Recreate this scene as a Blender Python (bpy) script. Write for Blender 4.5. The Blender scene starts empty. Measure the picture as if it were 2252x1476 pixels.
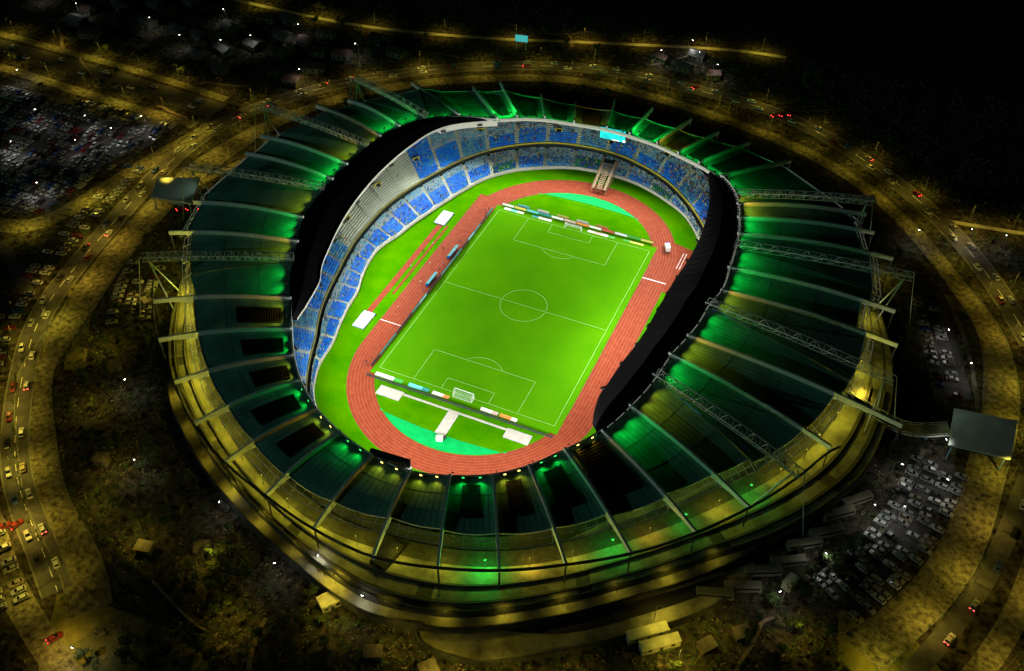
import bpy, bmesh, math, random
from mathutils import Vector, Euler
PI = math.pi; random.seed(11)
SC = bpy.context.scene
# ---------------------------------------------------------------- camera, sky, exposure
cam = bpy.data.cameras.new('camera'); cam_o = bpy.data.objects.new('camera', cam); SC.collection.objects.link(cam_o); SC.camera = cam_o
cam.sensor_width = 36; cam.lens = 36*2181.9/2252; cam.clip_end = 4000; cam.clip_start = 1
cam_o.location = (108.52, -265.47, 254.96); cam_o.rotation_euler = (.813658, -.0124, .414603)
w = bpy.data.worlds.new('World'); SC.world = w; w.use_nodes = True; nt = w.node_tree; bg = nt.nodes['Background']
sky = nt.nodes.new('ShaderNodeTexSky'); sky.sky_type = 'NISHITA'; sky.sun_disc = False; sky.sun_elevation = math.radians(-6); sky.sun_rotation = math.radians(200)
nt.links.new(sky.outputs[0], bg.inputs[0]); bg.inputs[1].default_value = .05
SC.render.engine = 'CYCLES'; SC.cycles.use_denoising = True; SC.cycles.use_light_tree = True; SC.cycles.max_bounces = 4; SC.cycles.sample_clamp_indirect = 4; SC.cycles.sample_clamp_direct = 30
SC.view_settings.view_transform = 'Standard'; SC.view_settings.look = 'None'; SC.view_settings.exposure = 0; SC.view_settings.gamma = 1
mo = bpy.data.lights.new('teal_fill_sun', 'SUN'); mo.energy = .16; mo.angle = math.radians(.5); mo.color = (.55, 1, .9); mo_o = bpy.data.objects.new('teal_fill_sun', mo); SC.collection.objects.link(mo_o); mo_o.rotation_euler = Vector((.62, .74, -.27)).to_track_quat('-Z', 'Y').to_euler()  # added low teal fill sun, brightens roof panels and ribs
FLOOD = 35500; FINL = 7000; DECK = 2100; ROADL = 2400
# measured plan of the place in metres: stadium centre at the origin, pitch along y
RIBS = [('f', (120.4, 96.3), (123.32, 140.1)), ('f', (115.13, 97.4), (117.87, 144.0)), ('f', (108.04, 97.4), (109.81, 132.4)), ('f', (100.28, 96.0), (102.42, 127.9)), ('f', (91.52, 96.4), (94.92, 135.1)), ('f', (85.15, 96.0), (87.15, 136.0)), ('f', (77.34, 96.0), (79.0, 135.8)), ('f', (70.74, 95.3), (72.57, 134.1)), ('f', (64.31, 95.9), (66.3, 137.4)), ('f', (56.85, 96.3), (57.79, 140.7)), ('t', (48.91, 93.1), (37.39, 141.6)), ('f', (45.63, 90.6), (39.83, 144.9)), ('f', (40.41, 86.4), (35.13, 142.1)), ('f', (33.99, 82.4), (28.47, 142.8)), ('t', (28.7, 78.9), (18.43, 140.2)), ('f', (19.45, 74.3), (15.81, 135.8)), ('f', (8.97, 72.0), (8.04, 135.4)), ('t', (1.46, 68.6), (354.81, 134.9)), ('f', (346.2, 68.8), (352.29, 142.1)), ('f', (336.72, 69.5), (342.72, 127.1)), ('t', (328.01, 74.1), (331.25, 130.8)), ('f', (317.22, 81.1), (325.38, 125.8)), ('f', (308.77, 88.1), (316.57, 126.1)), ('f', (300.56, 93.3), (307.1, 127.1)), ('f', (293.9, 99.1), (298.52, 127.9)), ('f', (288.07, 103.3), (290.13, 129.9)), ('f', (281.21, 105.6), (282.53, 131.4)), ('f', (274.83, 107.7), (274.46, 133.2)), ('f', (267.9, 106.4), (265.57, 131.6)), ('f', (260.48, 103.9), (256.84, 130.1)), ('f', (253.34, 101.5), (248.34, 130.5)), ('f', (245.42, 97.6), (239.31, 130.5)), ('f', (238.56, 93.7), (229.94, 130.3)), ('f', (230.89, 89.4), (220.05, 132.8)), ('f', (220.8, 85.9), (210.98, 135.7)), ('t', (206.32, 84.7), (206.29, 139.4)), ('f', (199.04, 84.9), (194.14, 140.9)), ('f', (189.26, 87.8), (185.66, 141.2)), ('t', (176.67, 89.5), (182.87, 147.0)), ('f', (171.94, 90.6), (170.1, 144.2)), ('f', (164.76, 93.2), (164.81, 149.3)), ('t', (156.03, 97.9), (162.9, 154.3)), ('f', (150.9, 100.8), (152.22, 153.2)), ('f', (144.83, 103.3), (146.74, 149.2)), ('t', (137.7, 104.8), (145.39, 148.0)), ('f', (129.67, 102.3), (134.16, 151.4))]
CANOPY_LEFT = [(120.35, 97.2), (131.53, 97.8), (138.15, 95.5), (146.5, 89.5), (156.83, 83.1), (169.77, 77.5), (182.93, 74.4), (196.57, 73.4), (208.08, 74.8), (214.89, 75.7), (222.31, 80.9), (227.07, 86.1)]
CANOPY_RIGHT = [(60.27, 94.4), (50.92, 83.1), (39.87, 71.9), (26.61, 62.2), (10.33, 54.9), (350.08, 54.1), (327.53, 60.8), (314.86, 70.0), (310.3, 76.5), (307.91, 83.1)]
R1 = [(-61, -173), (-72, -163), (-81, -158), (-95, -151), (-106, -145), (-122, -128), (-137, -116), (-147, -103), (-148, -94), (-152, -75), (-164, -47), (-167, -12), (-171, 13), (-170, 39), (-162, 72), (-152, 97), (-129, 124), (-102, 147), (-55, 171), (-32, 174), (20, 172), (70, 159), (93, 147), (111, 135), (129, 116), (144, 98), (152, 81), (165, 67), (170, 53), (174, 27), (174, 6), (170, -12), (170, -30), (167, -48), (161, -68), (152, -82), (145, -96)]
R2 = [(-74, -172), (-90, -161), (-102, -155), (-118, -143), (-124, -137), (-141, -118), (-157, -96), (-167, -77), (-171, -60), (-177, -30), (-182, -4), (-187, 27), (-186, 57), (-178, 80), (-162, 105), (-142, 132), (-107, 158), (-74, 176), (-38, 190), (-12, 189), (17, 188), (50, 188), (79, 176), (104, 159), (129, 140), (150, 117), (169, 87), (182, 58)]
R3 = [(-119, -156), (-99, -169), (-86, -178), (-71, -184), (-59, -189), (-52, -193)]
R4 = [(189, -36), (186, -61), (176, -87), (172, -94)]
R5 = [(184, -9), (182, -17), (180, -34), (176, -51), (167, -78), (161, -89), (157, -98)]
HW1 = [(-366, 86), (-347, 86), (-303, 86), (-258, 84), (-248, 85), (-195, 80)]
HW2 = [(-339, 58), (-320, 59), (-280, 56), (-255, 55), (-219, 54), (-194, 54)]
HWM = [(-354, 74), (-336, 74), (-292, 74), (-228, 72), (-192, 69)]
R6 = [(-186, 57), (-193, 21), (-200, -4), (-200, -34), (-209, -41), (-220, -45), (-232, -48)]
FAR = [(-268, 175), (-170, 172), (-122, 188), (-47, 216), (-5, 229), (27, 242), (49, 242)]
FAR2 = [(144, 126), (175, 130), (189, 133)]
P1 = [(149, 75), (156, 59), (162, 43), (166, 16)]
P2 = [(135, 66), (145, 42), (152, 16)]
P3 = [(151, -11), (149, -30), (144, -50), (136, -70)]
X1 = [(-212, -53), (-190, -65), (-174, -76)]
LOTTL = [(-307, 45), (-200, 52), (-207, -4), (-208, -30), (-226, -38)]
LOTR = [(136, 69), (148, 74), (164, 20), (152, 14)]
LOTRB = [(151, -15), (166, -13), (148, -77), (135, -80)]
CANL = [(-174, 3), (-157, 10), (-149, -7), (-168, -10)]
CANR = [(157, 5), (177, 7), (176, -11), (157, -13)]
BRIDGE = [(122, -3), (142, -10), (157, -4)]
RAMP = [(22, -119), (34, -139), (57, -133), (76, -122), (92, -108), (106, -91)]
RAMPIN = [(40, -124), (70, -112), (86, -102), (102, -87)]
SPOTSTL = [(-225, 117), (-196, 147), (-244, 113), (-244, 149), (-297, 47), (-249, -5), (-210, 40), (-322, 120), (-274, 120), (-210, 127), (-157, 145), (-219, 25), (-353, 123), (-157, 145), (-167, 108)]
SPOTSR = [(-2, 222), (7, 210), (-4, 210), (17, 204), (28, 209), (154, 109), (167, 114), (142, -29), (138, -51), (130, -74), (119, -87), (119, -93), (120, 73), (131, 101), (156, 5), (157, -11)]
SPOTSB = [(-54, -187), (-52, -188), (-7, -137), (-14, -141), (-81, -127), (-106, -103), (13, -140), (-46, -129)]
RING = [(-84, -100), (-67, -112), (-48, -121), (-30, -127), (-10, -131), (10, -133), (28, -128), (45, -122), (61, -112), (77, -101), (92, -87), (104, -72)]
# ---------------------------------------------------------------- helpers
COL = bpy.data.collections.new("place"); SC.collection.children.link(COL)
def link(o): COL.objects.link(o); return o
def tag(o, label=None, cat=None, group=None, kind=None):
    if label: o['label'] = label
    if cat: o['category'] = cat
    if group: o['group'] = group
    if kind: o['kind'] = kind
    return o
def empty(name, loc=(0, 0, 0), rz=0.0, parent=None):
    o = bpy.data.objects.new(name, None); link(o); o.empty_display_size = 1
    o.location = loc; o.rotation_euler = (0, 0, rz); o.parent = parent; return o
def dup(root, loc, rz, parent=None):
    r = root.copy(); link(r); r.location = loc; r.rotation_euler = (0, 0, rz); r.parent = parent
    for ch in root.children:
        c = ch.copy(); link(c); c.parent = r
        for g in ch.children:
            d = g.copy(); link(d); d.parent = c
    return r
def P(deg, r, z=0.0):
    a = math.radians(deg); return Vector((r*math.cos(a), r*math.sin(a), z))

_M = {}
def mat(name, col, rough=.8, var=.0, scale=1.0, metal=0.0, emit=None, estr=0.0, spec=.3, col2=None, detail=4.0, bump=0.0, stretch=None):
    if name in _M: return _M[name]
    m = bpy.data.materials.new(name); m.use_nodes = True; nt = m.node_tree; b = nt.nodes['Principled BSDF']
    b.inputs['Base Color'].default_value = (*col, 1); b.inputs['Roughness'].default_value = rough
    b.inputs['Metallic'].default_value = metal; b.inputs['Specular IOR Level'].default_value = spec
    if emit: b.inputs['Emission Color'].default_value = (*emit, 1); b.inputs['Emission Strength'].default_value = estr
    if var or col2:
        tc = nt.nodes.new('ShaderNodeTexCoord'); n = nt.nodes.new('ShaderNodeTexNoise'); n.inputs['Scale'].default_value = scale
        n.inputs['Detail'].default_value = detail; n.inputs['Roughness'].default_value = .6
        if stretch:
            mp = nt.nodes.new('ShaderNodeMapping'); mp.inputs['Scale'].default_value = stretch
            nt.links.new(tc.outputs['Object'], mp.inputs['Vector']); nt.links.new(mp.outputs[0], n.inputs['Vector'])
        else: nt.links.new(tc.outputs['Object'], n.inputs['Vector'])
        r = nt.nodes.new('ShaderNodeValToRGB'); e = r.color_ramp.elements
        a = tuple(max(0, c*(1-var)) for c in col); z = col2 or tuple(c*(1+var) for c in col)
        e[0].position = .34; e[0].color = (*a, 1); e[1].position = .66; e[1].color = (*z, 1)
        nt.links.new(n.outputs['Fac'], r.inputs[0]); nt.links.new(r.outputs[0], b.inputs['Base Color'])
        if bump:
            bp = nt.nodes.new('ShaderNodeBump'); bp.inputs['Strength'].default_value = bump
            nt.links.new(n.outputs['Fac'], bp.inputs['Height']); nt.links.new(bp.outputs[0], b.inputs['Normal'])
    _M[name] = m; return m

class MB:
    def __init__(s): s.v = []; s.f = []; s.mi = []
    def face(s, pts, mi=0):
        n = len(s.v); s.v += [tuple(p) for p in pts]; s.f.append(tuple(range(n, n+len(pts)))); s.mi.append(mi)
    def grid(s, rows, mi=0, close=False):
        n = len(s.v); R, K = len(rows), len(rows[0])
        for r in rows: s.v += [tuple(p) for p in r]
        for i in range(R-1 if not close else R):
            for j in range(K-1):
                a = n+i*K+j; b = n+((i+1) % R)*K+j
                s.f.append((a, a+1, b+1, b)); s.mi.append(mi(i, j) if callable(mi) else mi)
    def hexa(s, b, t, mi=0):           # two 4-point rings
        n = len(s.v); s.v += [tuple(p) for p in b]+[tuple(p) for p in t]
        for f in ((3, 2, 1, 0), (4, 5, 6, 7), (0, 1, 5, 4), (1, 2, 6, 5), (2, 3, 7, 6), (3, 0, 4, 7)):
            s.f.append(tuple(n+k for k in f)); s.mi.append(mi)
    def box(s, c, d, rz=0.0, mi=0):
        ca, sa = math.cos(rz), math.sin(rz); x, y, z = d[0]/2, d[1]/2, d[2]/2
        q = [(c[0]+ca*u-sa*w, c[1]+sa*u+ca*w) for u, w in ((-x, -y), (x, -y), (x, y), (-x, y))]
        s.hexa([(a, b, c[2]-z) for a, b in q], [(a, b, c[2]+z) for a, b in q], mi)
    def bar(s, a, b, w, h=None, mi=0, up=(0, 0, 1)):
        a, b = Vector(a), Vector(b); h = h or w; d = (b-a)
        if d.length < 1e-6: return
        d.normalize(); u = Vector(up)
        if abs(d.dot(u)) > .98: u = Vector((1, 0, 0))
        x = d.cross(u).normalized(); y = x.cross(d).normalized()
        r = [x*(-w/2)+y*(-h/2), x*(w/2)+y*(-h/2), x*(w/2)+y*(h/2), x*(-w/2)+y*(h/2)]
        s.hexa([a+k for k in r], [b+k for k in r], mi)
    def tube(s, pts, rad, n=6, mi=0):
        rings = []
        for i, p in enumerate(pts):
            p = Vector(p); d = (Vector(pts[min(i+1, len(pts)-1)])-Vector(pts[max(i-1, 0)])).normalized()
            u = Vector((0, 0, 1)) if abs(d.z) < .9 else Vector((1, 0, 0))
            x = d.cross(u).normalized(); y = x.cross(d); r = rad[i] if isinstance(rad, (list, tuple)) else rad
            rings.append([p+x*r*math.cos(2*PI*k/n)+y*r*math.sin(2*PI*k/n) for k in range(n+1)])
        s.grid(rings, mi); s.face(rings[0][:-1][::-1], mi); s.face(rings[-1][:-1], mi)
    def ribbon(s, pts, w, z, mi=0):
        L = []; 
        for i, p in enumerate(pts):
            a = pts[max(i-1, 0)]; b = pts[min(i+1, len(pts)-1)]; d = Vector((b[0]-a[0], b[1]-a[1])).normalized(); nrm = Vector((-d.y, d.x))
            ww = w[i] if isinstance(w, (list, tuple)) else w
            L.append([(p[0]+nrm.x*ww/2, p[1]+nrm.y*ww/2, z), (p[0]-nrm.x*ww/2, p[1]-nrm.y*ww/2, z)])
        s.grid(L, mi)
    def build(s, name, mats, parent=None, smooth=False):
        me = bpy.data.meshes.new(name); me.from_pydata(s.v, [], s.f)
        for m in (mats if isinstance(mats, (list, tuple)) else [mats]): me.materials.append(m)
        for p, k in zip(me.polygons, s.mi): p.material_index = k; p.use_smooth = smooth
        bm = bmesh.new(); bm.from_mesh(me); bmesh.ops.remove_doubles(bm, verts=bm.verts, dist=.0005); bmesh.ops.recalc_face_normals(bm, faces=bm.faces); bm.to_mesh(me); bm.free()
        o = bpy.data.objects.new(name, me); link(o); o.parent = parent; return o

def smooth_path(pts, n=6, closed=False):
    out = []; N = len(pts)
    for i in range(N if closed else N-1):
        g = (lambda k: pts[k % N]) if closed else (lambda k: pts[min(max(k, 0), N-1)])
        p0, p1, p2, p3 = g(i-1), g(i), g(i+1), g(i+2)
        for j in range(n):
            t = j/n
            out.append(tuple(.5*((2*p1[k])+(-p0[k]+p2[k])*t+(2*p0[k]-5*p1[k]+4*p2[k]-p3[k])*t*t+(-p0[k]+3*p1[k]-3*p2[k]+p3[k])*t**3) for k in (0, 1)))
    if not closed: out.append(tuple(pts[-1][:2]))
    return out
def relax(pts, it=2):
    pts = [tuple(p) for p in pts]
    for _ in range(it):
        pts = [pts[0]]+[tuple((pts[i-1][k]+2*pts[i][k]+pts[i+1][k])/4 for k in (0, 1)) for i in range(1, len(pts)-1)]+[pts[-1]]
    return pts
def table(tab):                        # periodic, smoothed interpolation over degrees
    ks = sorted((k % 360, v) for k, v in tab)
    def raw(d):
        d %= 360
        for (a, x), (b, y) in zip(ks, ks[1:]+[(ks[0][0]+360, ks[0][1])]):
            dd = d if d >= ks[0][0] else d+360
            if a <= dd <= b:
                t = (dd-a)/max(b-a, 1e-6); return x+(y-x)*t
        return ks[0][1]
    L = [raw(k) for k in range(360)]
    for _ in range(8): L = [(L[k-1]+2*L[k]+L[(k+1) % 360])/4 for k in range(360)]
    def f(d):
        d %= 360; k = int(d); t = d-k; return L[k % 360]*(1-t)+L[(k+1) % 360]*t
    return f
def spot(name, loc, target, watt, col, angle=110, blend=.8, size=.25, parent=None):
    l = bpy.data.lights.new(name, 'SPOT'); l.energy = watt; l.color = col; l.spot_size = math.radians(angle); l.spot_blend = blend; l.shadow_soft_size = size
    o = bpy.data.objects.new(name, l); link(o); o.location = loc
    o.rotation_euler = (Vector(target)-Vector(loc)).to_track_quat('-Z', 'Y').to_euler(); o.parent = parent; return o
def point(name, loc, watt, col, size=.3, parent=None):
    l = bpy.data.lights.new(name, 'POINT'); l.energy = watt; l.color = col; l.shadow_soft_size = size
    o = bpy.data.objects.new(name, l); link(o); o.location = loc; o.parent = parent; return o
def dist_path(x, y, path): return min((x-a)**2+(y-b)**2 for a, b in path)**.5
def inside(x, y, poly):
    c = False
    for (a, b), (d, e) in zip(poly, poly[1:]+poly[:1]):
        if (b > y) != (e > y) and x < (d-a)*(y-b)/(e-b)+a: c = not c
    return c

# measured plan curves of the bowl (degrees from +x, metres)
rF = table([(53, 84), (64, 91), (74, 94), (82, 96.5), (90, 97), (100, 96.5), (107, 94), (117, 90.5), (126, 85), (131.7, 80.1), (139.4, 74.9), (149, 70.4), (163.7, 66.8), (174.3, 68), (185.7, 66.2), (197.9, 64.4), (211.5, 68.9), (221.9, 73.6), (228.1, 81), (237.6, 88.7), (255, 96), (270, 98), (285, 96), (300, 90), (315, 80), (330, 71), (345, 66), (0, 65), (15, 66), (30, 71), (42, 78)])
rM = table([(53, 86.5), (64, 93), (73, 99), (81, 103), (89, 106.5), (97, 107.5), (106, 107.5), (113, 105), (122, 101), (129, 96.5), (138, 90), (149, 84.5), (159, 81), (171, 77), (185, 74.5), (194, 73.8), (203, 75), (213, 77.5), (222, 80), (231, 86), (240, 93), (255, 101), (270, 106), (285, 104), (300, 97), (315, 87), (330, 80), (345, 76), (0, 74.5), (15, 75), (30, 77), (42, 81)])
rD = table([(60, 11), (100, 10.5), (118, 13), (128, 17), (150, 18), (162, 14), (175, 11), (200, 10), (240, 11), (300, 10), (0, 10)])
rPE = table([(0.3, 121.8), (12.2, 123.6), (24.3, 129.7), (40.6, 139), (63.8, 131), (73.2, 124.4), (79.6, 120.4), (93.5, 121.4), (109.6, 129.7), (123.4, 139.1), (138, 142), (152.8, 145.5), (163.6, 142.9), (169.9, 141.0), (178.4, 139), (194.6, 133.1), (204, 126), (211.0, 121.0), (223.8, 119.9), (232.7, 119.7), (240.4, 119.7), (254.2, 121.6), (259.2, 123.0), (266.0, 123.5), (275.1, 122.5), (282.1, 122.2), (288.8, 121.1), (297.4, 118.7), (305.4, 115.9), (315.2, 114.0), (325.9, 114.3), (341.0, 118.1)])
rC = table([(a, r) for _, (a, r), _ in RIBS])
rO = table([(b[0], b[1]) for t, a, b in RIBS if t == 'f'])
ZC, ZP, ZD = 24.0, 15.0, 6.0

# ---------------------------------------------------------------- materials
YEL = (1.0, .75, .08); DYEL = (1.0, .86, .06); GRN = (.01, 1.0, .10); WHT = (1.0, .97, .90)
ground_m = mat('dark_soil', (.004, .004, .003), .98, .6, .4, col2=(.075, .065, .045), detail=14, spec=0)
asphalt = mat('asphalt', (.055, .053, .05), .85, .4, .25, detail=10)
paving = mat('paving', (.06, .055, .032), .9, .45, .55, col2=(.20, .18, .105), detail=8, spec=.1)
grass = mat('pitch_turf', (.058, .25, .002), .95, .10, .05, col2=(.075, .27, .002), detail=11, spec=0)
grass2 = mat('apron_turf', (.035, .215, .0), .95, .2, .10, col2=(.062, .22, .0), detail=9, spec=0)
teal = mat('green_rubber', (.0, .36, .08), .8, .12, .3, spec=.1)
rubber = mat('red_rubber', (.225, .033, .011), .85, .12, .5, col2=(.26, .050, .018), detail=8, spec=.15)
white_line = mat('white_paint', (.75, .75, .7), .7)
lane_m = mat('lane_paint', (.36, .13, .085), .8)
line_dim = mat('turf_paint', (.20, .40, .09), .9, spec=0)
concrete = mat('concrete', (.13, .25, .34), .9, .25, .3, detail=10)
concrete_l = mat('pale_terrace', (.46, .52, .42), .9, .1, .25, detail=10, spec=.1)
white_m = mat('white_steel', (.78, .76, .72), .5)
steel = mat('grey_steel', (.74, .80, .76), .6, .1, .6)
dimmed_steel = mat('dimmed_steel', (.30, .36, .33), .6, .2, .6)  # fin steel darkened; dimmer light on the trusses is in the colour
dark_steel = mat('dark_steel', (.05, .055, .055), .5, metal=.4)
seam_m = mat('seam_strip', (.09, .24, .19), .6)
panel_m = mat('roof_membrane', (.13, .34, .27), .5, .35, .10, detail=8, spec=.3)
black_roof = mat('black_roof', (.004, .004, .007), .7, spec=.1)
opening_shade = mat('shade_in_opening', (.008, .009, .012), .2, spec=.5)
yellow_m = mat('yellow_paint', (.55, .46, .03), .6, .25, .8)
deck_m = mat('deck_paving', (.17, .165, .10), .85, .5, .12, col2=(.30, .29, .18), detail=5, spec=.1)
def seat_mat(name, a, b, thr=.52):
    m = mat(name, a, .55)
    nt = m.node_tree; bs = nt.nodes['Principled BSDF']
    tc = nt.nodes.new('ShaderNodeTexCoord'); v = nt.nodes.new('ShaderNodeTexVoronoi'); v.inputs['Scale'].default_value = 1.1
    nt.links.new(tc.outputs['Object'], v.inputs['Vector'])
    r = nt.nodes.new('ShaderNodeValToRGB'); r.color_ramp.interpolation = 'CONSTANT'; e = r.color_ramp.elements
    e[0].color = (*a, 1); e[1].position = thr; e[1].color = (*b, 1); x = r.color_ramp.elements.new(.93); x.color = (.12, .28, .30, 1)
    sp = nt.nodes.new('ShaderNodeSeparateColor'); nt.links.new(v.outputs['Color'], sp.inputs[0]); nt.links.new(sp.outputs[0], r.inputs[0])
    nt.links.new(r.outputs[0], bs.inputs['Base Color']); return m
seat_blue = seat_mat('blue_seats', (.003, .15, .70), (.015, .24, .70))
seat_teal = seat_mat('faded_seats', (.02, .20, .52), (.12, .34, .42), .5)
seat_grey = seat_mat('occupied_seats', (.14, .38, .50), (.36, .42, .42), .55)
seat_green = seat_mat('green_seats', (.01, .22, .04), (.01, .07, .34), .6)

# ---------------------------------------------------------------- setting
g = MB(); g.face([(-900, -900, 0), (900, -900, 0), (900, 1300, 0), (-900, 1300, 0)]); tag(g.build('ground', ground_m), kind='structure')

def oval(r, hs=42.195, n=48):
    a = [(r*math.cos(t), hs+r*math.sin(t)) for t in [PI*k/n for k in range(n+1)]]
    return a+[(-x, -y) for x, y in a]
def oval_band(mb, r0, r1, z, mi=0):
    A, B = oval(r0), oval(r1); mb.grid([[(*p, z), (*q, z)] for p, q in zip(A+A[:1], B+B[:1])], mi)
# apron of turf out to the stands, track, infield
m = MB(); N = 180
m.grid([[(0, 0, .05), tuple(P(k*2, rF(k*2)*.5, .05)), tuple(P(k*2, rF(k*2)+1, .05))] for k in range(N+1)]); tag(m.build('grass_apron', grass2), kind='structure')
m = MB(); oval_band(m, 36.5, 46.4, .10)
m.face([(-46.4, 44, .098), (-46.3, 60, .098), (-40, 60, .098), (-40, 44, .098)])
m.face([(42, 62, .095), (50.6, 60, .095), (50.8, 30, .095), (46, 30, .095)])
m.face([(-53.6, -28.5, .10), (-51.2, -28.5, .10), (-51.2, 33, .10), (-53.6, 33, .10)])
m.face([(-49.6, -15, .10), (-48.6, -15, .10), (-48.6, 33, .10), (-49.6, 33, .10)])
tag(m.build('running_track', rubber), kind='structure')
m = MB()
for k in range(9):
    r = 36.5+k*1.22; oval_band(m, r-.045+(.1 if k == 0 else 0), r+.045+(.1 if k == 0 else 0), .115)
tag(m.build('track_lane_lines', lane_m), kind='structure')
m = MB(); m.face([(39.2, 35.0, .125), (46.3, 35.0, .125), (46.3, 35.45, .125), (39.2, 35.45, .125)])
m.face([(36.6, 35.0, .125), (39.2, 35.0, .125), (39.2, 35.45, .125), (36.6, 35.45, .125)])
for x in (47.2, 48.4): m.face([(x, 46, .125), (x+.25, 46, .125), (x+.25, 57, .125), (x, 57, .125)])
m.face([(-46.3, -30, .125), (-36.6, -30, .125), (-36.6, -29.7, .125), (-46.3, -29.7, .125)])
tag(m.build('finish_lines', white_line), kind='structure')
# infield
m = MB(); A = oval(36.4); m.face([(x, y, .11) for x, y in A]); tag(m.build('infield_turf', grass2), kind='structure')
m = MB(); 
for j in range(7):
    y0 = -56+16*j; m.face([(-36.2, y0, .13), (36.2, y0, .13), (36.2, y0+16, .13), (-36.2, y0+16, .13)])
tag(m.build('football_pitch', grass), kind='structure')
m = MB()
def ln(x0, y0, x1, y1, w=.26): m.bar((x0, y0, .135), (x1, y1, .135), w, .02)
X, Y = 34, 52.5
for a in ((-X, -Y, X, -Y), (X, -Y, X, Y), (X, Y, -X, Y), (-X, Y, -X, -Y), (-X, 0, X, 0)): ln(*a)
for s in (-1, 1):
    for w, d in ((20.16, 16.5), (9.16, 5.5)):
        ln(-w, s*Y, -w, s*(Y-d)); ln(w, s*Y, w, s*(Y-d)); ln(-w, s*(Y-d), w, s*(Y-d))
    c = [(9.15*math.cos(t), s*(Y-11)-s*9.15*math.sin(t)) for t in [math.radians(37+106*k/14) for k in range(15)]]
    for a, b in zip(c, c[1:]): ln(*a, *b)
c = [(9.15*math.cos(t), 9.15*math.sin(t)) for t in [2*PI*k/40 for k in range(41)]]
for a, b in zip(c, c[1:]): ln(*a, *b)
tag(m.build('pitch_markings', line_dim), kind='structure')
# teal rubber segments behind the goals
for s, yc in ((-1, 70.5), (1, 71.3)):
    m = MB(); R = 36.2; t0 = math.asin((yc-42.195-1)/R)
    top = [(R*math.cos(t), 42.195+R*math.sin(t)) for t in [t0+(PI-2*t0)*k/30 for k in range(31)]]
    bot = [(x, yc+1.4*math.cos(x/24*PI/2)) for x, _ in top]
    m.grid([[(s*p[0], s*p[1], .15), (s*q[0], s*q[1], .15)] for p, q in zip(top, bot)]); tag(m.build('green_rubber_surface', teal), kind='structure')
# white paved T and pads behind the near goal
m = MB(); m.face([(-1.9, -61, .165), (2.1, -61, .165), (2.1, -72, .165), (-1.9, -72, .165)]); m.face([(-20, -60.3, .16), (20, -60.3, .16), (20, -61.3, .16), (-20, -61.3, .16)])
for x in (-24.5, 24.5): m.face([(x-4.6, -59.8, .17), (x+4.6, -59.8, .17), (x+4.6, -64.4, .17), (x-4.6, -64.4, .17)])
tag(m.build('runway_paths', mat('pale_runway', (.48, .46, .40), .8, .12, .6)), kind='structure')

# ---------------------------------------------------------------- stadium
ST = empty('stadium'); tag(ST, 'huge oval stadium with radial steel ribs, green lit roof panels and blue seats', 'stadium')
def tier(a0, a1, ra, rb, za, zb, rows, gap, seat, name, top=None, cut=.5):
    m = MB(); n = max(3, int((a1-a0)/1.5)+1); A = [a0+gap+(a1-a0-2*gap)*k/(n-1) for k in range(n)]; F_ = [a0+(a1-a0)*k/(n-1) for k in range(n)]
    for q in range(rows):
        t0, t1 = q/rows, (q+1)/rows; z = za+(zb-za)*(q+1)/rows
        zp = za+(zb-za)*q/rows
        m.grid([[tuple(P(d, ra(d)+(rb(d)-ra(d))*t0, zp)), tuple(P(d, ra(d)+(rb(d)-ra(d))*t0, z)), tuple(P(d, ra(d)+(rb(d)-ra(d))*t1, z))] for d in F_], (lambda i, j: 2 if i in (0, n-2) else 0) if seat else 0)
        if seat:                                   # a row of seat backs and seat pans
            rr = lambda d, f: ra(d)+(rb(d)-ra(d))*(t0+(t1-t0)*f)
            m.grid([[tuple(P(d, rr(d, .38), z+.02)), tuple(P(d, rr(d, .38), z+.40)), tuple(P(d, rr(d, .86), z+.44)), tuple(P(d, rr(d, .92), z+.85)), tuple(P(d, rr(d, .99), z+.85)), tuple(P(d, rr(d, .99), z+.02))] for d in A], 3 if (top and t0 > cut+.12*math.sin(a0*3+q)) else 1)
    return m.build(name, [concrete_l if not seat else concrete, seat or concrete, concrete_l, top or concrete], ST)
r_low = lambda d: rM(d)-1.6
r_up = lambda d: rM(d)+rD(d)
rF1 = lambda d: rF(d)+.6
step = 7.5
for k in range(48):
    a0 = k*step+2.5; a1 = a0+step; c = (a0+a1)/2 % 360
    near_hidden = c > 250 or c < 40
    low = seat_blue if 132 < c < 235 else (seat_green if k % 3 == 0 else seat_teal if k % 2 else seat_blue)
    zt = lambda d: 6+.62*rD(d)
    up = None if 144 < c < 180 else (seat_blue if k % 4 else seat_teal)
    tier(a0, a1, rF1, r_low, 1.3, 4.0, 13 if not near_hidden else 6, .5, low, 'lower_seating_block', seat_grey if not near_hidden else None, .62 if 132 < c < 235 else .48)
    rows = max(8, int(rD(c)/.85)); rows = rows if not near_hidden else 6
    tier(a0, a1, rM, r_up, 6.0, 6+.62*rD(c), rows, .5, up, 'upper_seating_block', seat_grey if 45 < c < 141 else None, .42)
def ring_wall(ra, z0, z1, th, name, mt, A0=0, A1=360, n=240, parent=ST):
    m = MB(); f0 = z0 if callable(z0) else (lambda d: z0); f1 = z1 if callable(z1) else (lambda d: z1); D = [A0+(A1-A0)*k/n for k in range(n+1)]
    m.grid([[tuple(P(d, ra(d), f0(d))), tuple(P(d, ra(d), f1(d))), tuple(P(d, ra(d)+th, f1(d))), tuple(P(d, ra(d)+th, f0(d)))] for d in D])
    return m.build(name, mt, parent)
ring_wall(lambda d: rF(d)+.1, 0, 1.5, .35, 'front_wall', mat('cream_wall', (.55, .53, .45), .8, .15, .5))
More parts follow.
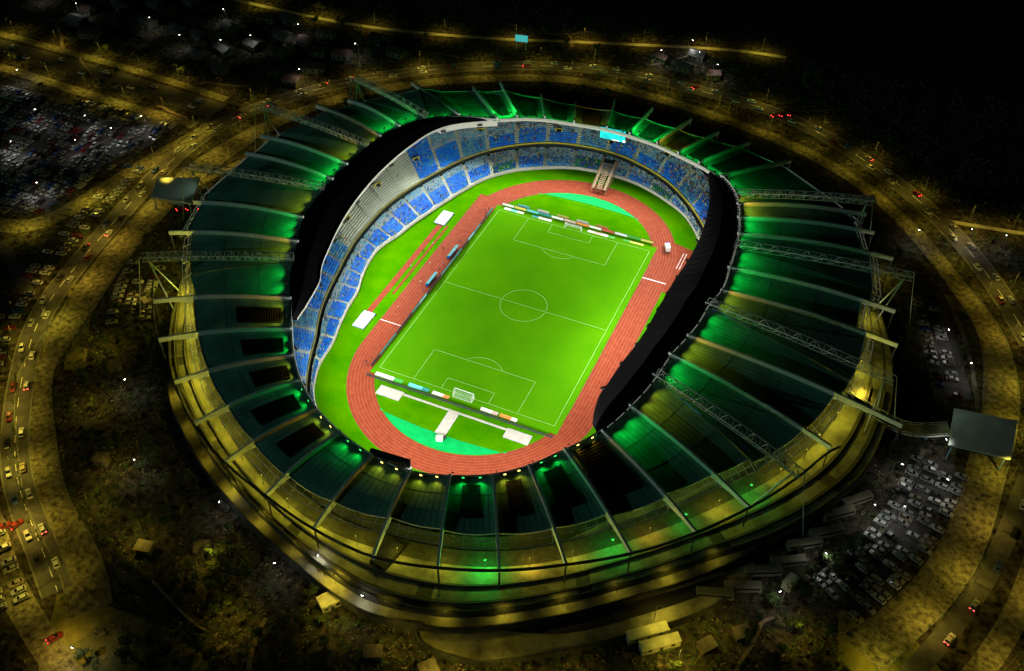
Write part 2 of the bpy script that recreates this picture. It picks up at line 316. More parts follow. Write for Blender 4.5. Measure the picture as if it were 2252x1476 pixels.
ring_wall(lambda d: rM(d)-.35, 3.2, 6.0, .2, 'tier_wall', mat('shaded_gap_wall', (.035, .05, .035), .8))  # dark colour stands for the shadowed gap under the upper tier
ring_wall(lambda d: rM(d)-.5, 5.9, 6.6, .16, 'yellow_parapet', yellow_m, 52, 122)
ring_wall(lambda d: rM(d)-.5, 5.9, 6.5, .16, 'yellow_parapet', mat('dull_yellow_paint', (.34, .30, .06), .7, .4, 1.2), 122, 238)  # darker, mottled yellow on this stretch of parapet
ring_wall(lambda d: rM(d)-.5, 5.9, 6.8, .16, 'grey_parapet', concrete, 238, 412)
# vomitories in the upper tier
for deg, rr in ((105, 112), (77.8, 109.5), (143.2, 95), (157.8, 88.5), (174.2, 82.5), (124, 108), (92, 110.5)):
    m = MB(); z = 6+.62*(rr-rM(deg)); a = math.radians(deg); c = P(deg, rr, z+1.0)
    m.box((c.x, c.y, z+.6), (.4, 3.2, 3.0), a, 0)
    v = m.build('vomitory', yellow_m, ST)
    m = MB(); c = P(deg, rr-.23, 0); m.box((c.x, c.y, z+.7), (.12, 2.2, 2.2), a, 0); m.build('opening', opening_shade, v)  # dark slab; shade inside the opening is put into its colour
# roof panels, fins, trusses
def zfin(t, a=200): return ZC+1.2+(16.2-ZC-1.2)*t+(.2 if 50 < a % 360 < 130 else 1.8)*math.sin(PI*t)
def panel_z(r, d):
    t = (r-rC(d))/(rO(d)-rC(d)); return zfin(t)-1.3
pattern = {0: 'G', 1: 'g', 2: 'g', 3: 'y', 4: 'g', 5: 'G', 6: 'y', 7: 'g', 8: 'g', 9: 'G', 10: 'y', 11: 'Y', 12: 'G', 13: 'g', 14: 'G', 15: 'G', 16: 'Y', 17: 'G', 18: 'Y', 19: 'G', 20: 'Y', 21: 'G', 22: 'y', 23: 'g', 24: 'y', 25: 'g', 26: 'y', 27: 'y', 28: 'g', 29: 'y', 30: 'g', 31: 'y', 32: 'g', 33: 'Y', 34: 'G', 35: 'Y', 36: 'G', 37: 'Y', 38: 'G', 39: 'G', 40: 'Y', 41: 'y', 42: 'G', 43: 'G', 44: 'g', 45: 'g'}
# RIBS run clockwise; panel k lies between rib k and rib k+1
NR = len(RIBS)
def rib_line(k):
    t, (a, r), (b, q) = RIBS[k % NR]
    A = P(a, r); B = P(b, q if t == 'f' else rO(b)); return A, B
fix_m = {'G': mat('green_lamp', (.1, .5, .1), emit=(.05, 1, .15), estr=2.2), 'Y': mat('amber_lamp', (.5, .4, .1), emit=(1, .75, .15), estr=6)}
for k in range(NR):
    A0, B0 = rib_line(k); A1, B1 = rib_line(k+1); m = MB(); rows = []
    nt_, nu = 14, 5; tend = random.uniform(.95, 1.02)
    am = math.degrees(math.atan2((A0+A1).y, (A0+A1).x))
    ur = .018
    def pt(u, t):
        u = ur+(1-2*ur)*u
        a = A0.lerp(A1, u); b = B0.lerp(B1, u); rd = math.degrees(math.atan2((a+b).y, (a+b).x))
        tm = (rPE(rd)-a.length)/max(b.length-a.length, 1)
        tm = min(tm*tend, .98); s = tm*t; q = a.lerp(b, s); q.z = zfin(s, rd)-1.3-.7*math.sin(PI*u); return q
    m.grid([[tuple(pt(u/nu, t/nt_)) for u in range(nu+1)] for t in range(nt_+1)])
    m.grid([[tuple(pt(u/nu, t/nt_)-Vector((0, 0, .35))) for u in range(nu+1)] for t in range(nt_+1)])
    e = [(u/nu, 1) for u in range(nu+1)]
    m.grid([[tuple(pt(*x)), tuple(pt(*x)-Vector((0, 0, .35)))] for x in e]); m.grid([[tuple(pt(x[0], 0)), tuple(pt(x[0], 0)-Vector((0, 0, .35)))] for x in e])
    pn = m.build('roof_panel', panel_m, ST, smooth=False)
    # edge rail round the panel end
    m = MB(); m.tube([tuple(pt(u/nu, 1)+Vector((0, 0, .1))) for u in range(nu+1)], .22, 5); m.build('edge_rail', steel, pn)
    m = MB()
    for u in (.125, .25, .375, .5, .625, .75, .875):
        for j in range(10): m.bar(pt(u, j/10)+Vector((0, 0, .04)), pt(u, (j+1)/10)+Vector((0, 0, .04)), .12, .12)
    for j in (3, 6):
        for q in range(5): m.bar(pt(q/5, j/9)+Vector((0, 0, .04)), pt((q+1)/5, j/9)+Vector((0, 0, .04)), .1, .1)
    m.build('panel_seams', seam_m, pn)
    m = MB()
    for off, dz in ((1.6, -1.0), (3.4, -2.2)):
        L_ = []
        for u in range(nu+1):
            x = pt(u/nu, 1); o_ = Vector((x.x, x.y, 0)).normalized()*off; L_.append(tuple(x+o_+Vector((0, 0, dz))))
        m.tube(L_, .16, 5)
    for u in range(nu+1):
        x = pt(u/nu, 1); o_ = Vector((x.x, x.y, 0)).normalized(); m.bar(x, x+o_*3.4+Vector((0, 0, -2.2)), .14)
    m.build('gutter_frame', dimmed_steel, pn)
    ang = am % 360
    ins = None
    if 216 < ang < 300: ins = (.27, .73, .10, .56) if ang < 245 else (.28, .72, .16, .78)
    if k in (26, 27, 28): ins = None
    if k in (25, 24): ins = (.3, .7, .14, .75)
    if 58 < ang < 122: ins = (.25, .75, .15, .8)
    if 300 <= ang < 312: ins = (.15, .8, .05, .8)
    if k == 28: ins = None
    if ins:
        u0, u1, t0, t1 = ins; m = MB()
        m.grid([[tuple(pt(u0+(u1-u0)*i/3, t0+(t1-t0)*j/8)+Vector((0, 0, .25))) for i in range(4)] for j in range(9)])
        sk = m.build('skylight', black_roof, pn)
        m = MB()
        for j in range(18):
            t = t0+(t1-t0)*(j+.5)/18; m.bar(pt(u0, t)+Vector((0, 0, .38)), pt(u1, t)+Vector((0, 0, .38)), .14, .14)
        for u in (u0, u1): 
            for j in range(8): m.bar(pt(u, t0+(t1-t0)*j/8)+Vector((0, 0, .4)), pt(u, t0+(t1-t0)*(j+1)/8)+Vector((0, 0, .4)), .3, .4)
        m.build('louvres', dark_steel, sk)
    p = pattern[k]; big = p in 'GY'; col = GRN if p in 'Gg' else (1, .66, .03)
    for u in ((.5,) if (big and 0) else (.3, .7)):
        a = pt(u, .0); b = pt(u, .5); d = (b-a).normalized()
        loc = a+d*(2.2 if big else 1.2)+Vector((0, 0, 3.2 if big else 1.6)); 
        m = MB(); m.box((loc.x-d.x*.5, loc.y-d.y*.5, loc.z+.1), (.5, .9, .5), math.atan2(d.y, d.x)); f = m.build('floodlight', dark_steel, pn)
        m = MB(); m.box((loc.x-d.x*.2, loc.y-d.y*.2, loc.z+.05), (.12, .7, .35), math.atan2(d.y, d.x)); m.build('lamp_lens', fix_m['G' if p in 'Gg' else 'Y'] if 245 < ang < 305 else dark_steel, f)
        e = (1500 if big else 420)*(1.0 if col is GRN else .75)*(4.0 if 56 < ang < 130 else 1)*(1.55 if big else 1.9 if not 56 < ang < 130 else 1.2)*(.8 if col is not GRN else .8)
        m = MB(); m.bar(loc-d*.5, loc-d*.5-Vector((0, 0, 3.2 if big else 1.6)), .12); m.build('bracket', dark_steel, f)
        spot('floodlight_beam', loc+Vector((0, 0, 1.5 if 56 < ang < 130 else 0)), a+d*(17 if big or 56 < ang < 130 else 9), e, col, 125, 1, .2, f)
# ribs
for k in range(NR):
    t, (a, r), (b, q) = RIBS[k]; A = P(a, r); B = P(b, q)
    d = (B-A).normalized(); s = Vector((-d.y, d.x, 0)); L = (B-A).length
    if t == 'f':
        m = MB(); rows = []
        for j in range(17):
            u = j/16; c = A.lerp(B, u); c.z = zfin(u, a); dep = 1.5+1.6*math.sin(PI*min(1, u*1.15)) if u < .87 else 1.5; w = .36
            rows.append([tuple(c+s*w+Vector((0, 0, .3))), tuple(c-s*w+Vector((0, 0, .3))), tuple(c-s*w-Vector((0, 0, dep))), tuple(c+s*w-Vector((0, 0, dep))), tuple(c+s*w+Vector((0, 0, .3)))])
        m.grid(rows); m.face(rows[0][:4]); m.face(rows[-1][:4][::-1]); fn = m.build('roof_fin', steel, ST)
        c = A+d*.5+s*.9; c.z = zfin(0)+1.6; m = MB(); m.box((c.x, c.y, c.z), (.4, .4, .3)); f = m.build('added_fin_light', dark_steel, fn)  # added spot at each fin root, put in to whiten the fin
        e = A.lerp(B, .45); e.z = zfin(.45); spot('added_fin_beam', c, e, FINL*(1.3 if 205 < a < 310 else 1.5 if 56 < a < 130 else .8), (.8, 1, .85), 30, 1, .15, f)
    else:
        m = MB(); n = 22; w = 1.5
        T1, T2, Bt = [], [], []
        for j in range(n+1):
            u = j/n; c = A.lerp(B, u); z = ZC+2.6+(28-ZC-2.6)*u+1.0*math.sin(PI*u)
            T1.append(c+s*w+Vector((0, 0, z))); T2.append(c-s*w+Vector((0, 0, z))); Bt.append(c+Vector((0, 0, z-3.0)))
        for ch in (T1, T2, Bt): m.tube([tuple(x) for x in ch], .2, 5)
        for j in range(n):
            m.bar(T1[j], T2[j], .13); 
            x, y = (j, j+1) if j % 2 else (j+1, j)
            m.bar(T1[x], T2[y], .13); m.bar(T1[x], Bt[y], .15); m.bar(T2[x], Bt[y], .15)
            m.bar(T1[j], Bt[j], .13); m.bar(T2[j], Bt[j], .13)
        m.build('roof_truss', dimmed_steel, ST)
        # V support under the truss end
        m = MB(); e = Bt[-2]; 
        for w_ in (-7, 7): 
            f = P(b, rO(b)-8)+s*w_; m.tube([(f.x, f.y, 0), tuple(e)], .28, 6)
        m.tube([tuple(T1[-1]), tuple(P(b, q+6, 0)+s*3)], .16, 5)
        m.build('v_column', dimmed_steel, ST)
# outer ring beam and columns
m = MB(); D = [k*1.5 for k in range(241)]
m.grid([[tuple(P(d, rO(d)-.1, 15.6)), tuple(P(d, rO(d)-.1, 16.4)), tuple(P(d, rO(d)+.4, 16.4)), tuple(P(d, rO(d)+.4, 15.6)), tuple(P(d, rO(d)-.1, 15.6))] for d in D if 205 < d < 345]); m.build('ring_beam', dark_steel, ST)
for k in range(NR):
    t, (a, r), (b, q) = RIBS[k]
    if t == 'f':
        m = MB(); c = P(b, q-.3); zb = ZD if 200 < b < 345 else 0; m.tube([(c.x, c.y, zb), (c.x, c.y, 15.4)], .28, 6); m.build('column', dark_steel, ST)
# inner edge tube of the panels and light fascia facing the pitch
m = MB(); m.tube([tuple(P(d, rC(d)-.3, ZC+.2)) for d in range(0, 361, 2)], .30, 6); m.build('inner_ring_tube', steel, ST)
ring_wall(lambda d: rC(d)-.5, ZC-1.1, ZC-.2, .15, 'inner_fascia', white_m, 58, 130, 60)
ring_wall(lambda d: rC(d)-.5, ZC-1.6, ZC-.2, .15, 'inner_fascia', white_m, 222, 236, 14)
ring_wall(lambda d: rC(d)-.5, ZC-1.0, ZC-.2, .15, 'inner_fascia', white_m, 296, 308, 14)
ring_wall(lambda d: rC(d)-.4, ZC-1.5, ZC-.1, .2, 'dark_fascia', dark_steel, 236, 296, 60)
# black canopies over the long stands
def canopy(pts, name):
    pts = sorted(((a+360 if a < 100 and pts[0][0] < 100 and False else a), r) for a, r in pts)
    return pts
def build_canopy(pairs, wrap):
    q = [((a-360) if (wrap and a > 180) else a, r) for a, r in pairs]; q.sort()
    xs = smooth_path(q, 5); m = MB(); R_ = []
    for a, r in xs:
        r1 = max(rC(a)+.3, r+.2); zi = ZC-.9; zo = ZC+.5; r = min(r, r1-.1)
        R_.append([tuple(P(a, r, zi)), tuple(P(a, (r+r1)/2, (zi+zo)/2+.5)), tuple(P(a, r1, zo)), tuple(P(a, r1, zo-.9)), tuple(P(a, r, zi-.5)), tuple(P(a, r, zi))])
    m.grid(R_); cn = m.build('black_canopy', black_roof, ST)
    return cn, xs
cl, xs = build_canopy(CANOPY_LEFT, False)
m = MB(); m.grid([[tuple(P(a, r-.25, ZC-.7-(2.8 if a < 136 else .9))), tuple(P(a, r-.25, ZC-.7)), tuple(P(a, r-.02, ZC-.7))] for a, r in xs]); m.build('white_edge', white_m, cl)
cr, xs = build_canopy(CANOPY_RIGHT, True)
m = MB(); m.tube([tuple(P(d, rC(d)+.9, ZC+1.2)) for d in range(-50, 60, 2)], .22, 5)
for d in range(-50, 58, 1): m.bar(P(d, rC(d)+.9, ZC+1.2), P(d+.5, rC(d)+.3, ZC+.4), .12)
m.build('edge_lattice', white_m, cr)
# stadium pitch floodlights under the roof edge
fl = mat('flood_lens', (.9, .9, .9), emit=WHT, estr=6)
for k in range(36):
    d = 5+k*10; r = rC(d)-1.0; inner = r
    for pr, w in ((CANOPY_LEFT, 0), (CANOPY_RIGHT, 1)):
        q = sorted([((a-360) if (w and a > 180) else a, rr) for a, rr in pr]); dd = d-360 if (w and d > 180) else d
        for (a, x), (b, y) in zip(q, q[1:]):
            if a <= dd <= b: inner = x+(y-x)*(dd-a)/(b-a)-.9
    c = P(d, inner, ZC-2.6); aim = P(d+180, inner*.02, 0)
    m = MB(); m.box(tuple(c+Vector((0, 0, .5))), (.7, 2.2, .6), math.radians(d)); f = m.build('pitch_floodlight', dark_steel, ST)
    e = FLOOD*(inner/95)**1.6
    spot('pitch_floodlight_beam', c, aim, e*1.1, WHT, 118, .9, .35, f); spot('pitch_floodlight_beam', c, P(d, inner*.18, 0), e*.5, WHT, 150, .6, .35, f)
# deck lamps, yellow
def inr(d, a, b): return a <= d % 360 <= b
for d in [x for x in range(192, 345, 6)]+[346, 352, 358, 5, 18]:
    r = rPE(d)+2.5 if inr(d, 192, 345) else rPE(d)+2; e = DECK*random.uniform(.6, 1.5)
    if inr(d, 200, 230): e *= 1.5
    if inr(d, 318, 342): e *= .7
    gl = d in (330, 318, 306, 288); col = GRN if gl else (1, .6, .05) if d in (312, 294) else DYEL
    if gl: e *= 1.3
    c = P(d, r, 11.5); m = MB(); m.tube([(c.x, c.y, ZD), (c.x, c.y, 11.3)], .08, 5); m.box((c.x, c.y, 11.4), (.5, .5, .2)); f = m.build('deck_lamp', dark_steel, ST)
    m = MB(); m.box((c.x, c.y, 11.25), (.6, .6, .3) if gl else (.35, .35, .12)); m.build('lamp_lens', fix_m['G' if gl else 'Y'], f)
    point('deck_lamp_light', c-Vector((0, 0, .7)), e, col, .25, f)
# raised concourse deck
rDK = table([(192, 133), (205, 131), (222, 131), (235, 129), (250, 130), (262, 133), (275, 140), (285, 139), (295, 134), (306, 130), (318, 129), (330, 133), (345, 138), (0, 137), (20, 134), (40, 130), (90, 124), (140, 128), (170, 128)])
m = MB(); D = [k*2 for k in range(181)]
m.grid([[tuple(P(d, rM(d)+5, ZD-2.2)), tuple(P(d, rPE(d)-4, ZD-2.2)), tuple(P(d, rPE(d)-4, ZD)), tuple(P(d, rPE(d)+1.5, ZD)), tuple(P(d, rPE(d)+(rDK(d)-rPE(d))*.45, ZD)), tuple(P(d, rPE(d)+(rDK(d)-rPE(d))*.53, ZD)), tuple(P(d, rPE(d)+(rDK(d)-rPE(d))*.78, ZD)), tuple(P(d, rPE(d)+(rDK(d)-rPE(d))*.86, ZD)), tuple(P(d, rDK(d), ZD)), tuple(P(d, rDK(d), ZD+1.0)), tuple(P(d, rDK(d)+.3, ZD+1.0)), tuple(P(d, rDK(d)+.3, -.05))] for d in D], lambda i, j: 1 if (j > 7 or i % 10 == 0 and j > 3) else 2 if j in (2, 4, 6) else 0)
m.build('concourse_deck', [deck_m, mat('deck_side', (.05, .05, .035), .9, .4, .4), mat('dark_paving_band', (.05, .048, .03), .85, .4, .5, detail=8)], ST)
for fr, hh in ((.5, .9), (.83, .7)):
    ring_wall(lambda d: rPE(d)+(rDK(d)-rPE(d))*fr, ZD, ZD+hh, .25, 'planter_wall', mat('planter_stone', (.13, .12, .08), .9), 194, 362, 120)
# lower terraces stepping outward below the deck
for i, (w0, w1, z, a0, a1) in enumerate(((.4, 3.8, 3.8, 222, 326), (4.2, 13.5, 1.6, 281, 324))):
    m = MB(); D = [a0+(a1-a0)*k/60 for k in range(61)]
    f = lambda d: min(1, (d-a0)/8, (a1-d)/8)**.5 if a0 < d < a1 else 0.02
    m.grid([[tuple(P(d, rDK(d)+w0, z)), tuple(P(d, rDK(d)+w0+(w1-w0)*f(d), z)), tuple(P(d, rDK(d)+w0+(w1-w0)*f(d), z+.9)), tuple(P(d, rDK(d)+w0+(w1-w0)*f(d)+.3, z+.9)), tuple(P(d, rDK(d)+w0+(w1-w0)*f(d)+.3, -.04))] for d in D], lambda i, j: 0 if j == 0 else 1)
    m.build('terrace', [deck_m, mat('deck_side', (.05, .05, .035))], ST)
for k, d in enumerate(range(228, 322, 7)):
    c = P(d, rDK(d)+1.2, 8.6); m = MB(); m.tube([(c.x, c.y, 3.6), (c.x, c.y, 8.6)], .06, 5); m.box((c.x, c.y, 8.7), (.5, .5, .15)); f = m.build('terrace_lamp', dark_steel, ST)
    spot('terrace_lamp_light', c, c+P(d, 1.5, -8), DECK*random.uniform(.35, .9), (1, .78, .07), 150, .9, .2, f)
# inner facade wall behind the stands
ring_wall(lambda d: min(rPE(d)-5, rM(d)+rD(d)+4), 3.5, lambda d: 12.2, .3, 'facade_wall', mat('facade', (.02, .025, .02), .8, .3, .3), 0, 360, 180)
# ---------------------------------------------------------------- roads
def road(pts, w, name, z, m=asphalt, n=5, rel=1):
    s = smooth_path(relax(pts, rel), n); b = MB(); b.ribbon(s, [w(x, y) for x, y in s] if callable(w) else w, z); tag(b.build(name, m), kind='structure'); return s
def kerbs(s, w, name, m=concrete):
    b = MB()
    for sd in (-1, 1):
        R_ = []
        for i, p in enumerate(s):
            a = s[max(i-1, 0)]; c = s[min(i+1, len(s)-1)]; d = Vector((c[0]-a[0], c[1]-a[1], 0)).normalized(); nn = Vector((-d.y, d.x, 0))*sd; W = w(*p) if callable(w) else w
            q = Vector((p[0], p[1], 0)); R_.append([tuple(q+nn*(W/2)), tuple(q+nn*(W/2)+Vector((0, 0, .25))), tuple(q+nn*(W/2+.45)+Vector((0, 0, .25))), tuple(q+nn*(W/2+.45))])
        b.grid(R_)
    tag(b.build(name, m), kind='structure')
w_R1 = lambda x, y: 11.5-5*max(0, min(1, (y-30)/60))
s_R1 = road(R1, w_R1, 'ring_promenade', .06, paving); kerbs(s_R1, w_R1, 'promenade_kerbs', mat('kerb_stone', (.12, .12, .09), .9, .3, .4))
s_R2 = road(R2, 8.5, 'outer_ring_road', .09, asphalt); kerbs(s_R2, 8.5, 'ring_road_kerbs', _M['kerb_stone'])
s_R3 = road(R3, 8, 'access_road', .05, paving); s_R4 = road(R4, 7, 'side_road', .05, paving); s_R5 = road(R5, 6, 'side_road', .05, asphalt)
s_H1 = road(HW1, 5, 'highway_carriageway', .05, paving); s_H2 = road(HW2, 6, 'highway_carriageway', .05, paving); s_HM = road(HWM, 14, 'highway_median_road', .03, asphalt)
s_R6 = road(R6, 9, 'link_road', .12, paving); s_X1 = road(X1, 5, 'slip_road', .05, asphalt)
s_FAR = road(FAR, 3.0, 'far_road', .06, mat('pale_road', (.24, .23, .16), .9, .2, .3))
s_F2 = road(FAR2, 2.4, 'far_road', .06, _M['pale_road'])
for q in (P1, P2, P3): s = road(q, .5, 'lot_driveway', .05, _M['kerb_stone']); kerbs(s, .5, 'driveway_kerbs', _M['kerb_stone'])
s_IN = road([(-171, -6), (-163, 22), (-150, 50), (-132, 76), (-116, 92)], 5, 'inner_promenade', .07, paving)
for p, nm in ((LOTTL, 'car_park'), (LOTR, 'car_park'), (LOTRB, 'car_park')):
    b = MB(); b.face([(x, y, .02) for x, y in p]); tag(b.build(nm, asphalt), kind='structure')
lawn = mat('dry_lawn', (.10, .11, .02), .95, .5, .12, col2=(.2, .17, .035), detail=14)
for p in ([(-74, -172), (-62, -170), (-38, -168), (-20, -172), (-20, -186), (-60, -196)], [(136, -84), (152, -80), (166, -92), (166, -112), (140, -110)], [(-168, -62), (-136, -100), (-129, -97), (-158, -60)]):
    b = MB(); b.face([(x, y, .04) for x, y in p]); tag(b.build('dry_lawn', lawn), kind='structure')
# plaza with sunken ramp at the near side
b = MB(); b.face([(22, -118, .05), (34, -139, .05), (57, -133, .05), (76, -122, .05), (92, -109, .05), (106, -91, .05), (98, -84, .05), (70, -110, .05), (45, -121, .05)]); tag(b.build('south_plaza', paving), kind='structure')
def ret_wall(pts, h, w, name, label, z=0):
    b = MB(); s = smooth_path(pts, 5)
    R_ = []
    for i, p in enumerate(s):
        a = s[max(i-1, 0)]; c = s[min(i+1, len(s)-1)]; d = Vector((c[0]-a[0], c[1]-a[1], 0)).normalized(); nn = Vector((-d.y, d.x, 0)); q = Vector((p[0], p[1], z))
        R_.append([tuple(q-nn*w/2), tuple(q-nn*w/2+Vector((0, 0, h))), tuple(q+nn*w/2+Vector((0, 0, h))), tuple(q+nn*w/2)])
    b.grid(R_); tag(b.build(name, mat('wall_stone', (.16, .14, .10), .9, .4, .5)), label, 'wall')
ret_wall(RAMP, 1.3, .4, 'retaining_wall', 'long curved concrete retaining wall round the plaza below the stadium')
ret_wall(RAMPIN, .9, .4, 'retaining_wall', 'dark curved inner wall of the sunken ramp below the stadium', 1.65)
ret_wall([(-51, -158), (-33, -164), (-27, -165)], 1.2, .6, 'retaining_wall', 'short lit kerb wall among dark trees at bottom left')
ret_wall([(-9, -133), (16, -133)], 2.0, .6, 'retaining_wall', 'dark straight wall beside the stair below the ring beam')
ret_wall([(22, -118), (24, -128), (34, -139)], 2.6, .8, 'retaining_wall', 'dark radial wall closing the left end of the plaza')
b = MB(); p = [P(300-3.2*k, 0) for k in range(2)]
R_ = []
for (x, y), (u, v) in zip(smooth_path([(44, -124), (72, -112), (90, -99), (103, -87)], 6), smooth_path([(40, -134), (66, -125), (88, -107), (105, -90)], 6)): R_.append([(x, y, .07), (u, v, .07)])
b.grid([[(p[0], p[1], 1.72) for p in r_] for r_ in R_]); tag(b.build('sunken_ramp', mat('ramp_shade', (.01, .01, .011), .9)), kind='structure')  # flat sheet; the shade down in the ramp is its near-black colour

b = MB(); 
for i in range(0, len(s_R2)-1, 2): b.bar((*s_R2[i], .11), (*s_R2[i+1], .11), .18, .02)
tag(b.build('road_markings', white_line), kind='structure')
for k in range(46):                                   # dirt paths over the rough ground
    for _ in range(60):
        x, y = random.uniform(-330, 180), random.uniform(-200, 235)
        if math.hypot(x, y) > 146 and dist_path(x, y, s_R1) > 12 and dist_path(x, y, s_R2) > 10: break
    a = random.uniform(0, 6.28); L_ = [(x, y)]
    for _ in range(7):
        a += random.gauss(0, .25); q = (L_[-1][0]+4*math.cos(a), L_[-1][1]+4*math.sin(a))
        if math.hypot(*q) < 144 or dist_path(*q, s_R1) < 8 or dist_path(*q, s_R2) < 7: break
        L_.append(q)
    if len(L_) > 3: b = MB(); b.ribbon(smooth_path(L_, 3), random.uniform(.8, 1.8), .02+k*.0006); tag(b.build('dirt_path', mat('pale_dirt', (.17, .13, .09), .95, .4, .5)), kind='structure')
m = MB(); Lh = s_R1
for i in range(0, len(Lh)-1):
    a, q = Lh[i], Lh[i+1]; d = Vector((q[0]-a[0], q[1]-a[1])); L = d.length; d.normalize(); nn = Vector((-d.y, d.x))
    for _ in range(int(L*2.2)):
        t = random.uniform(0, L); o_ = random.choice((-1, 1))*random.uniform(w_R1(*a)/2+.2, w_R1(*a)/2+1.6) if random.random() < .8 else random.gauss(0, .7)
        if random.random() < .35 and i % 5 < 2: continue
        x, y = a[0]+d.x*t+nn.x*o_, a[1]+d.y*t+nn.y*o_
        for _ in range(3):
            s = random.uniform(.3, .7); an = random.uniform(0, 6.28); u = Vector((math.cos(an), math.sin(an), random.uniform(-.2, .4)))*s; v = Vector((-math.sin(an), math.cos(an), random.uniform(.2, .9)))*s
            p = Vector((x+random.gauss(0, .3), y+random.gauss(0, .3), .25)); m.face([(z.x, z.y, max(.12, z.z)) for z in (p-u, p+v*.4, p+u, p+v)])
tag(m.build('hedge_planting', mat('hedge_leaf', (.02, .028, .008), .9, .4, .8)), 'dark low hedge planting along both edges of the ring promenade', 'hedge', None, 'stuff')
# ---------------------------------------------------------------- street lamps
LAMPN = [0]
def lamp_proto(kind):
    r = empty('street_lamp')
    m = MB(); m.tube([(0, 0, 0), (0, 0, 4), (0, 0, 8.6)], [.11, .08, .05], 6); m.tube([(0, 0, 8.6), (.7, 0, 9.1), (1.9, 0, 9.2)], .04, 5); m.build('pole', mat('pole_steel', (.12, .12, .11), .6), r)
    m = MB(); m.box((2.0, 0, 9.2), (.9, .34, .16)); h = m.build('lamp_head', dark_steel, r)
    m = MB(); m.box((2.0, 0, 9.09), (.5, .22, .06) if kind == 'y' else (.6, .4, .15)); m.build('lamp_lens', mat('sodium_lens' if kind == 'y' else 'white_lens', (.8, .7, .4), emit=YEL if kind == 'y' else WHT, estr=3 if kind == 'y' else 18), h)
    return r
PROTO = {}
def street_lamp(x, y, rz, watt, kind='y', label='', group='', parent_col=None):
    if kind not in PROTO: PROTO[kind] = o = lamp_proto(kind); o.location = (x, y, 0); o.rotation_euler = (0, 0, rz)
    else: o = dup(PROTO[kind], (x, y, 0), rz)
    tag(o, label, 'street lamp', group)
    c = YEL if kind == 'y' else WHT
    spot('street_lamp_light', (2.0, 0, 8.95), (2.4, 0, 0), watt*1.0, (c[0], c[1]*random.uniform(.80, 1.14) if kind == 'y' else c[1], c[2]), 148, .9, .2, o)
def lamps_along(s, gap, off, watt, label, group, start=0.0, wt=None, kind='y'):
    acc = start
    for a, c in zip(s, s[1:]):
        d = Vector((c[0]-a[0], c[1]-a[1])); acc += d.length
        if acc >= gap:
            acc = 0; d.normalize(); nn = Vector((-d.y, d.x)); x, y = c[0]+nn.x*off, c[1]+nn.y*off
            w = watt*random.uniform(.6, 1.4)*(wt(x, y) if wt else 1)
            if w < watt*.06: continue
            street_lamp(x, y, math.atan2(-nn.y*off, -nn.x*off), w, kind, label, group)
def w_ring(x, y):
    a = math.degrees(math.atan2(y, x)) % 360
    if 50 < a < 128: return .36
    if 128 <= a < 165: return .8
    if 20 < a <= 50: return .8
    return 1.15
lamps_along(s_R1, 21, 7.5, ROADL, 'slim street lamp with amber light beside the paved ring promenade', 'amber lamps along the ring promenade', 5, w_ring)
lamps_along(s_R2, 27, 6, ROADL*.7, 'slim street lamp with amber light on the outer edge of the ring road', 'amber lamps along the outer ring road', 0, w_ring)
for s, o_, nm, w in ((s_H1, 4, 'upper', .95), (s_H2, 4, 'lower', 1.0)):
    lamps_along(s, 23, o_, ROADL*w, 'street lamp with amber light along the %s carriageway of the highway' % nm, 'amber lamps on the %s highway carriageway' % nm)
lamps_along(s_R6, 26, 6, ROADL*1.1, 'street lamp with amber light beside the link road left of the stadium', 'amber lamps on the link road', 8)
lamps_along(s_R3, 24, 5, ROADL*1.1, 'street lamp with amber light on the bottom left access road', 'amber lamps on the access road', 8)
lamps_along(s_R4, 24, 5, ROADL*.8, 'street lamp with amber light on the right edge side road', 'amber lamps on the side road', 8)
lamps_along(s_FAR, 30, 2.5, ROADL*.8, 'small street lamp with faint light on the far straight road', 'faint lamps on the far road', 8)
lamps_along(s_F2, 16, 2.5, ROADL*.3, 'small street lamp with faint light on the far road at right', 'faint lamps on the right far road', 8)
lamps_along(s_IN, 13, 3.5, ROADL*.75, 'amber street lamp on the inner promenade at upper left', 'amber lamps on the inner promenade', 8)
for i, (x, y, w) in enumerate([(-225, 117, .8), (-196, 147, 1.1), (-244, 113, .7), (-244, 149, .5), (-297, 47, .9), (-249, -5, 1.1), (-210, 40, .7), (-322, 120, .7), (-274, 120, .5), (-210, 127, .5), (-157, 145, .7), (-219, 25, .6), (-353, 123, .6), (-167, 108, .6), (-236, 30, .6), (-262, 22, .6), (-224, 8, .5), (-215, -22, .6)]):
    near = 'in the crowded car park at left' if y < 55 else 'among the dark houses and trees at upper left'
    street_lamp(x, y, i*1.7, ROADL*w*(.6 if y < 55 else .35), 'w', 'white street lamp %s' % near, 'white lamps '+near)
for i, (x, y, w) in enumerate([(0, 222, .9), (10, 209, .8), (-9, 206, .6), (19, 202, .6), (154, 109, .7), (167, 114, .5), (131, 101, .4), (157, -14, .4)]):
    near = 'in the small settlement at the top' if y > 150 else 'at the right edge of the site'
    street_lamp(x, y, i*2.1, ROADL*w*.55, 'w', 'white street lamp %s' % near, 'white lamps '+near)
for i, (x, y, w) in enumerate([(142, -29, 1.0), (138, -51, .9), (130, -74, .8), (120, -90, .8), (150, 45, .45), (158, 28, .45), (147, -48, .4), (160, -30, .35)]):
    street_lamp(x, y, i*1.3, ROADL*w*.42, 'w', 'white street lamp over the parked cars at right', 'white lamps over the right car parks')
for i, (x, y, w) in enumerate([(-54, -187, .5), (-7, -137, .35), (-16, -141, .3), (-81, -127, .25), (-106, -103, .25), (13, -141, .3), (-46, -129, .2)]):
    street_lamp(x, y, i*1.9, ROADL*w*.5, 'w', 'small white lamp among dark trees at bottom left', 'white lamps at bottom left')
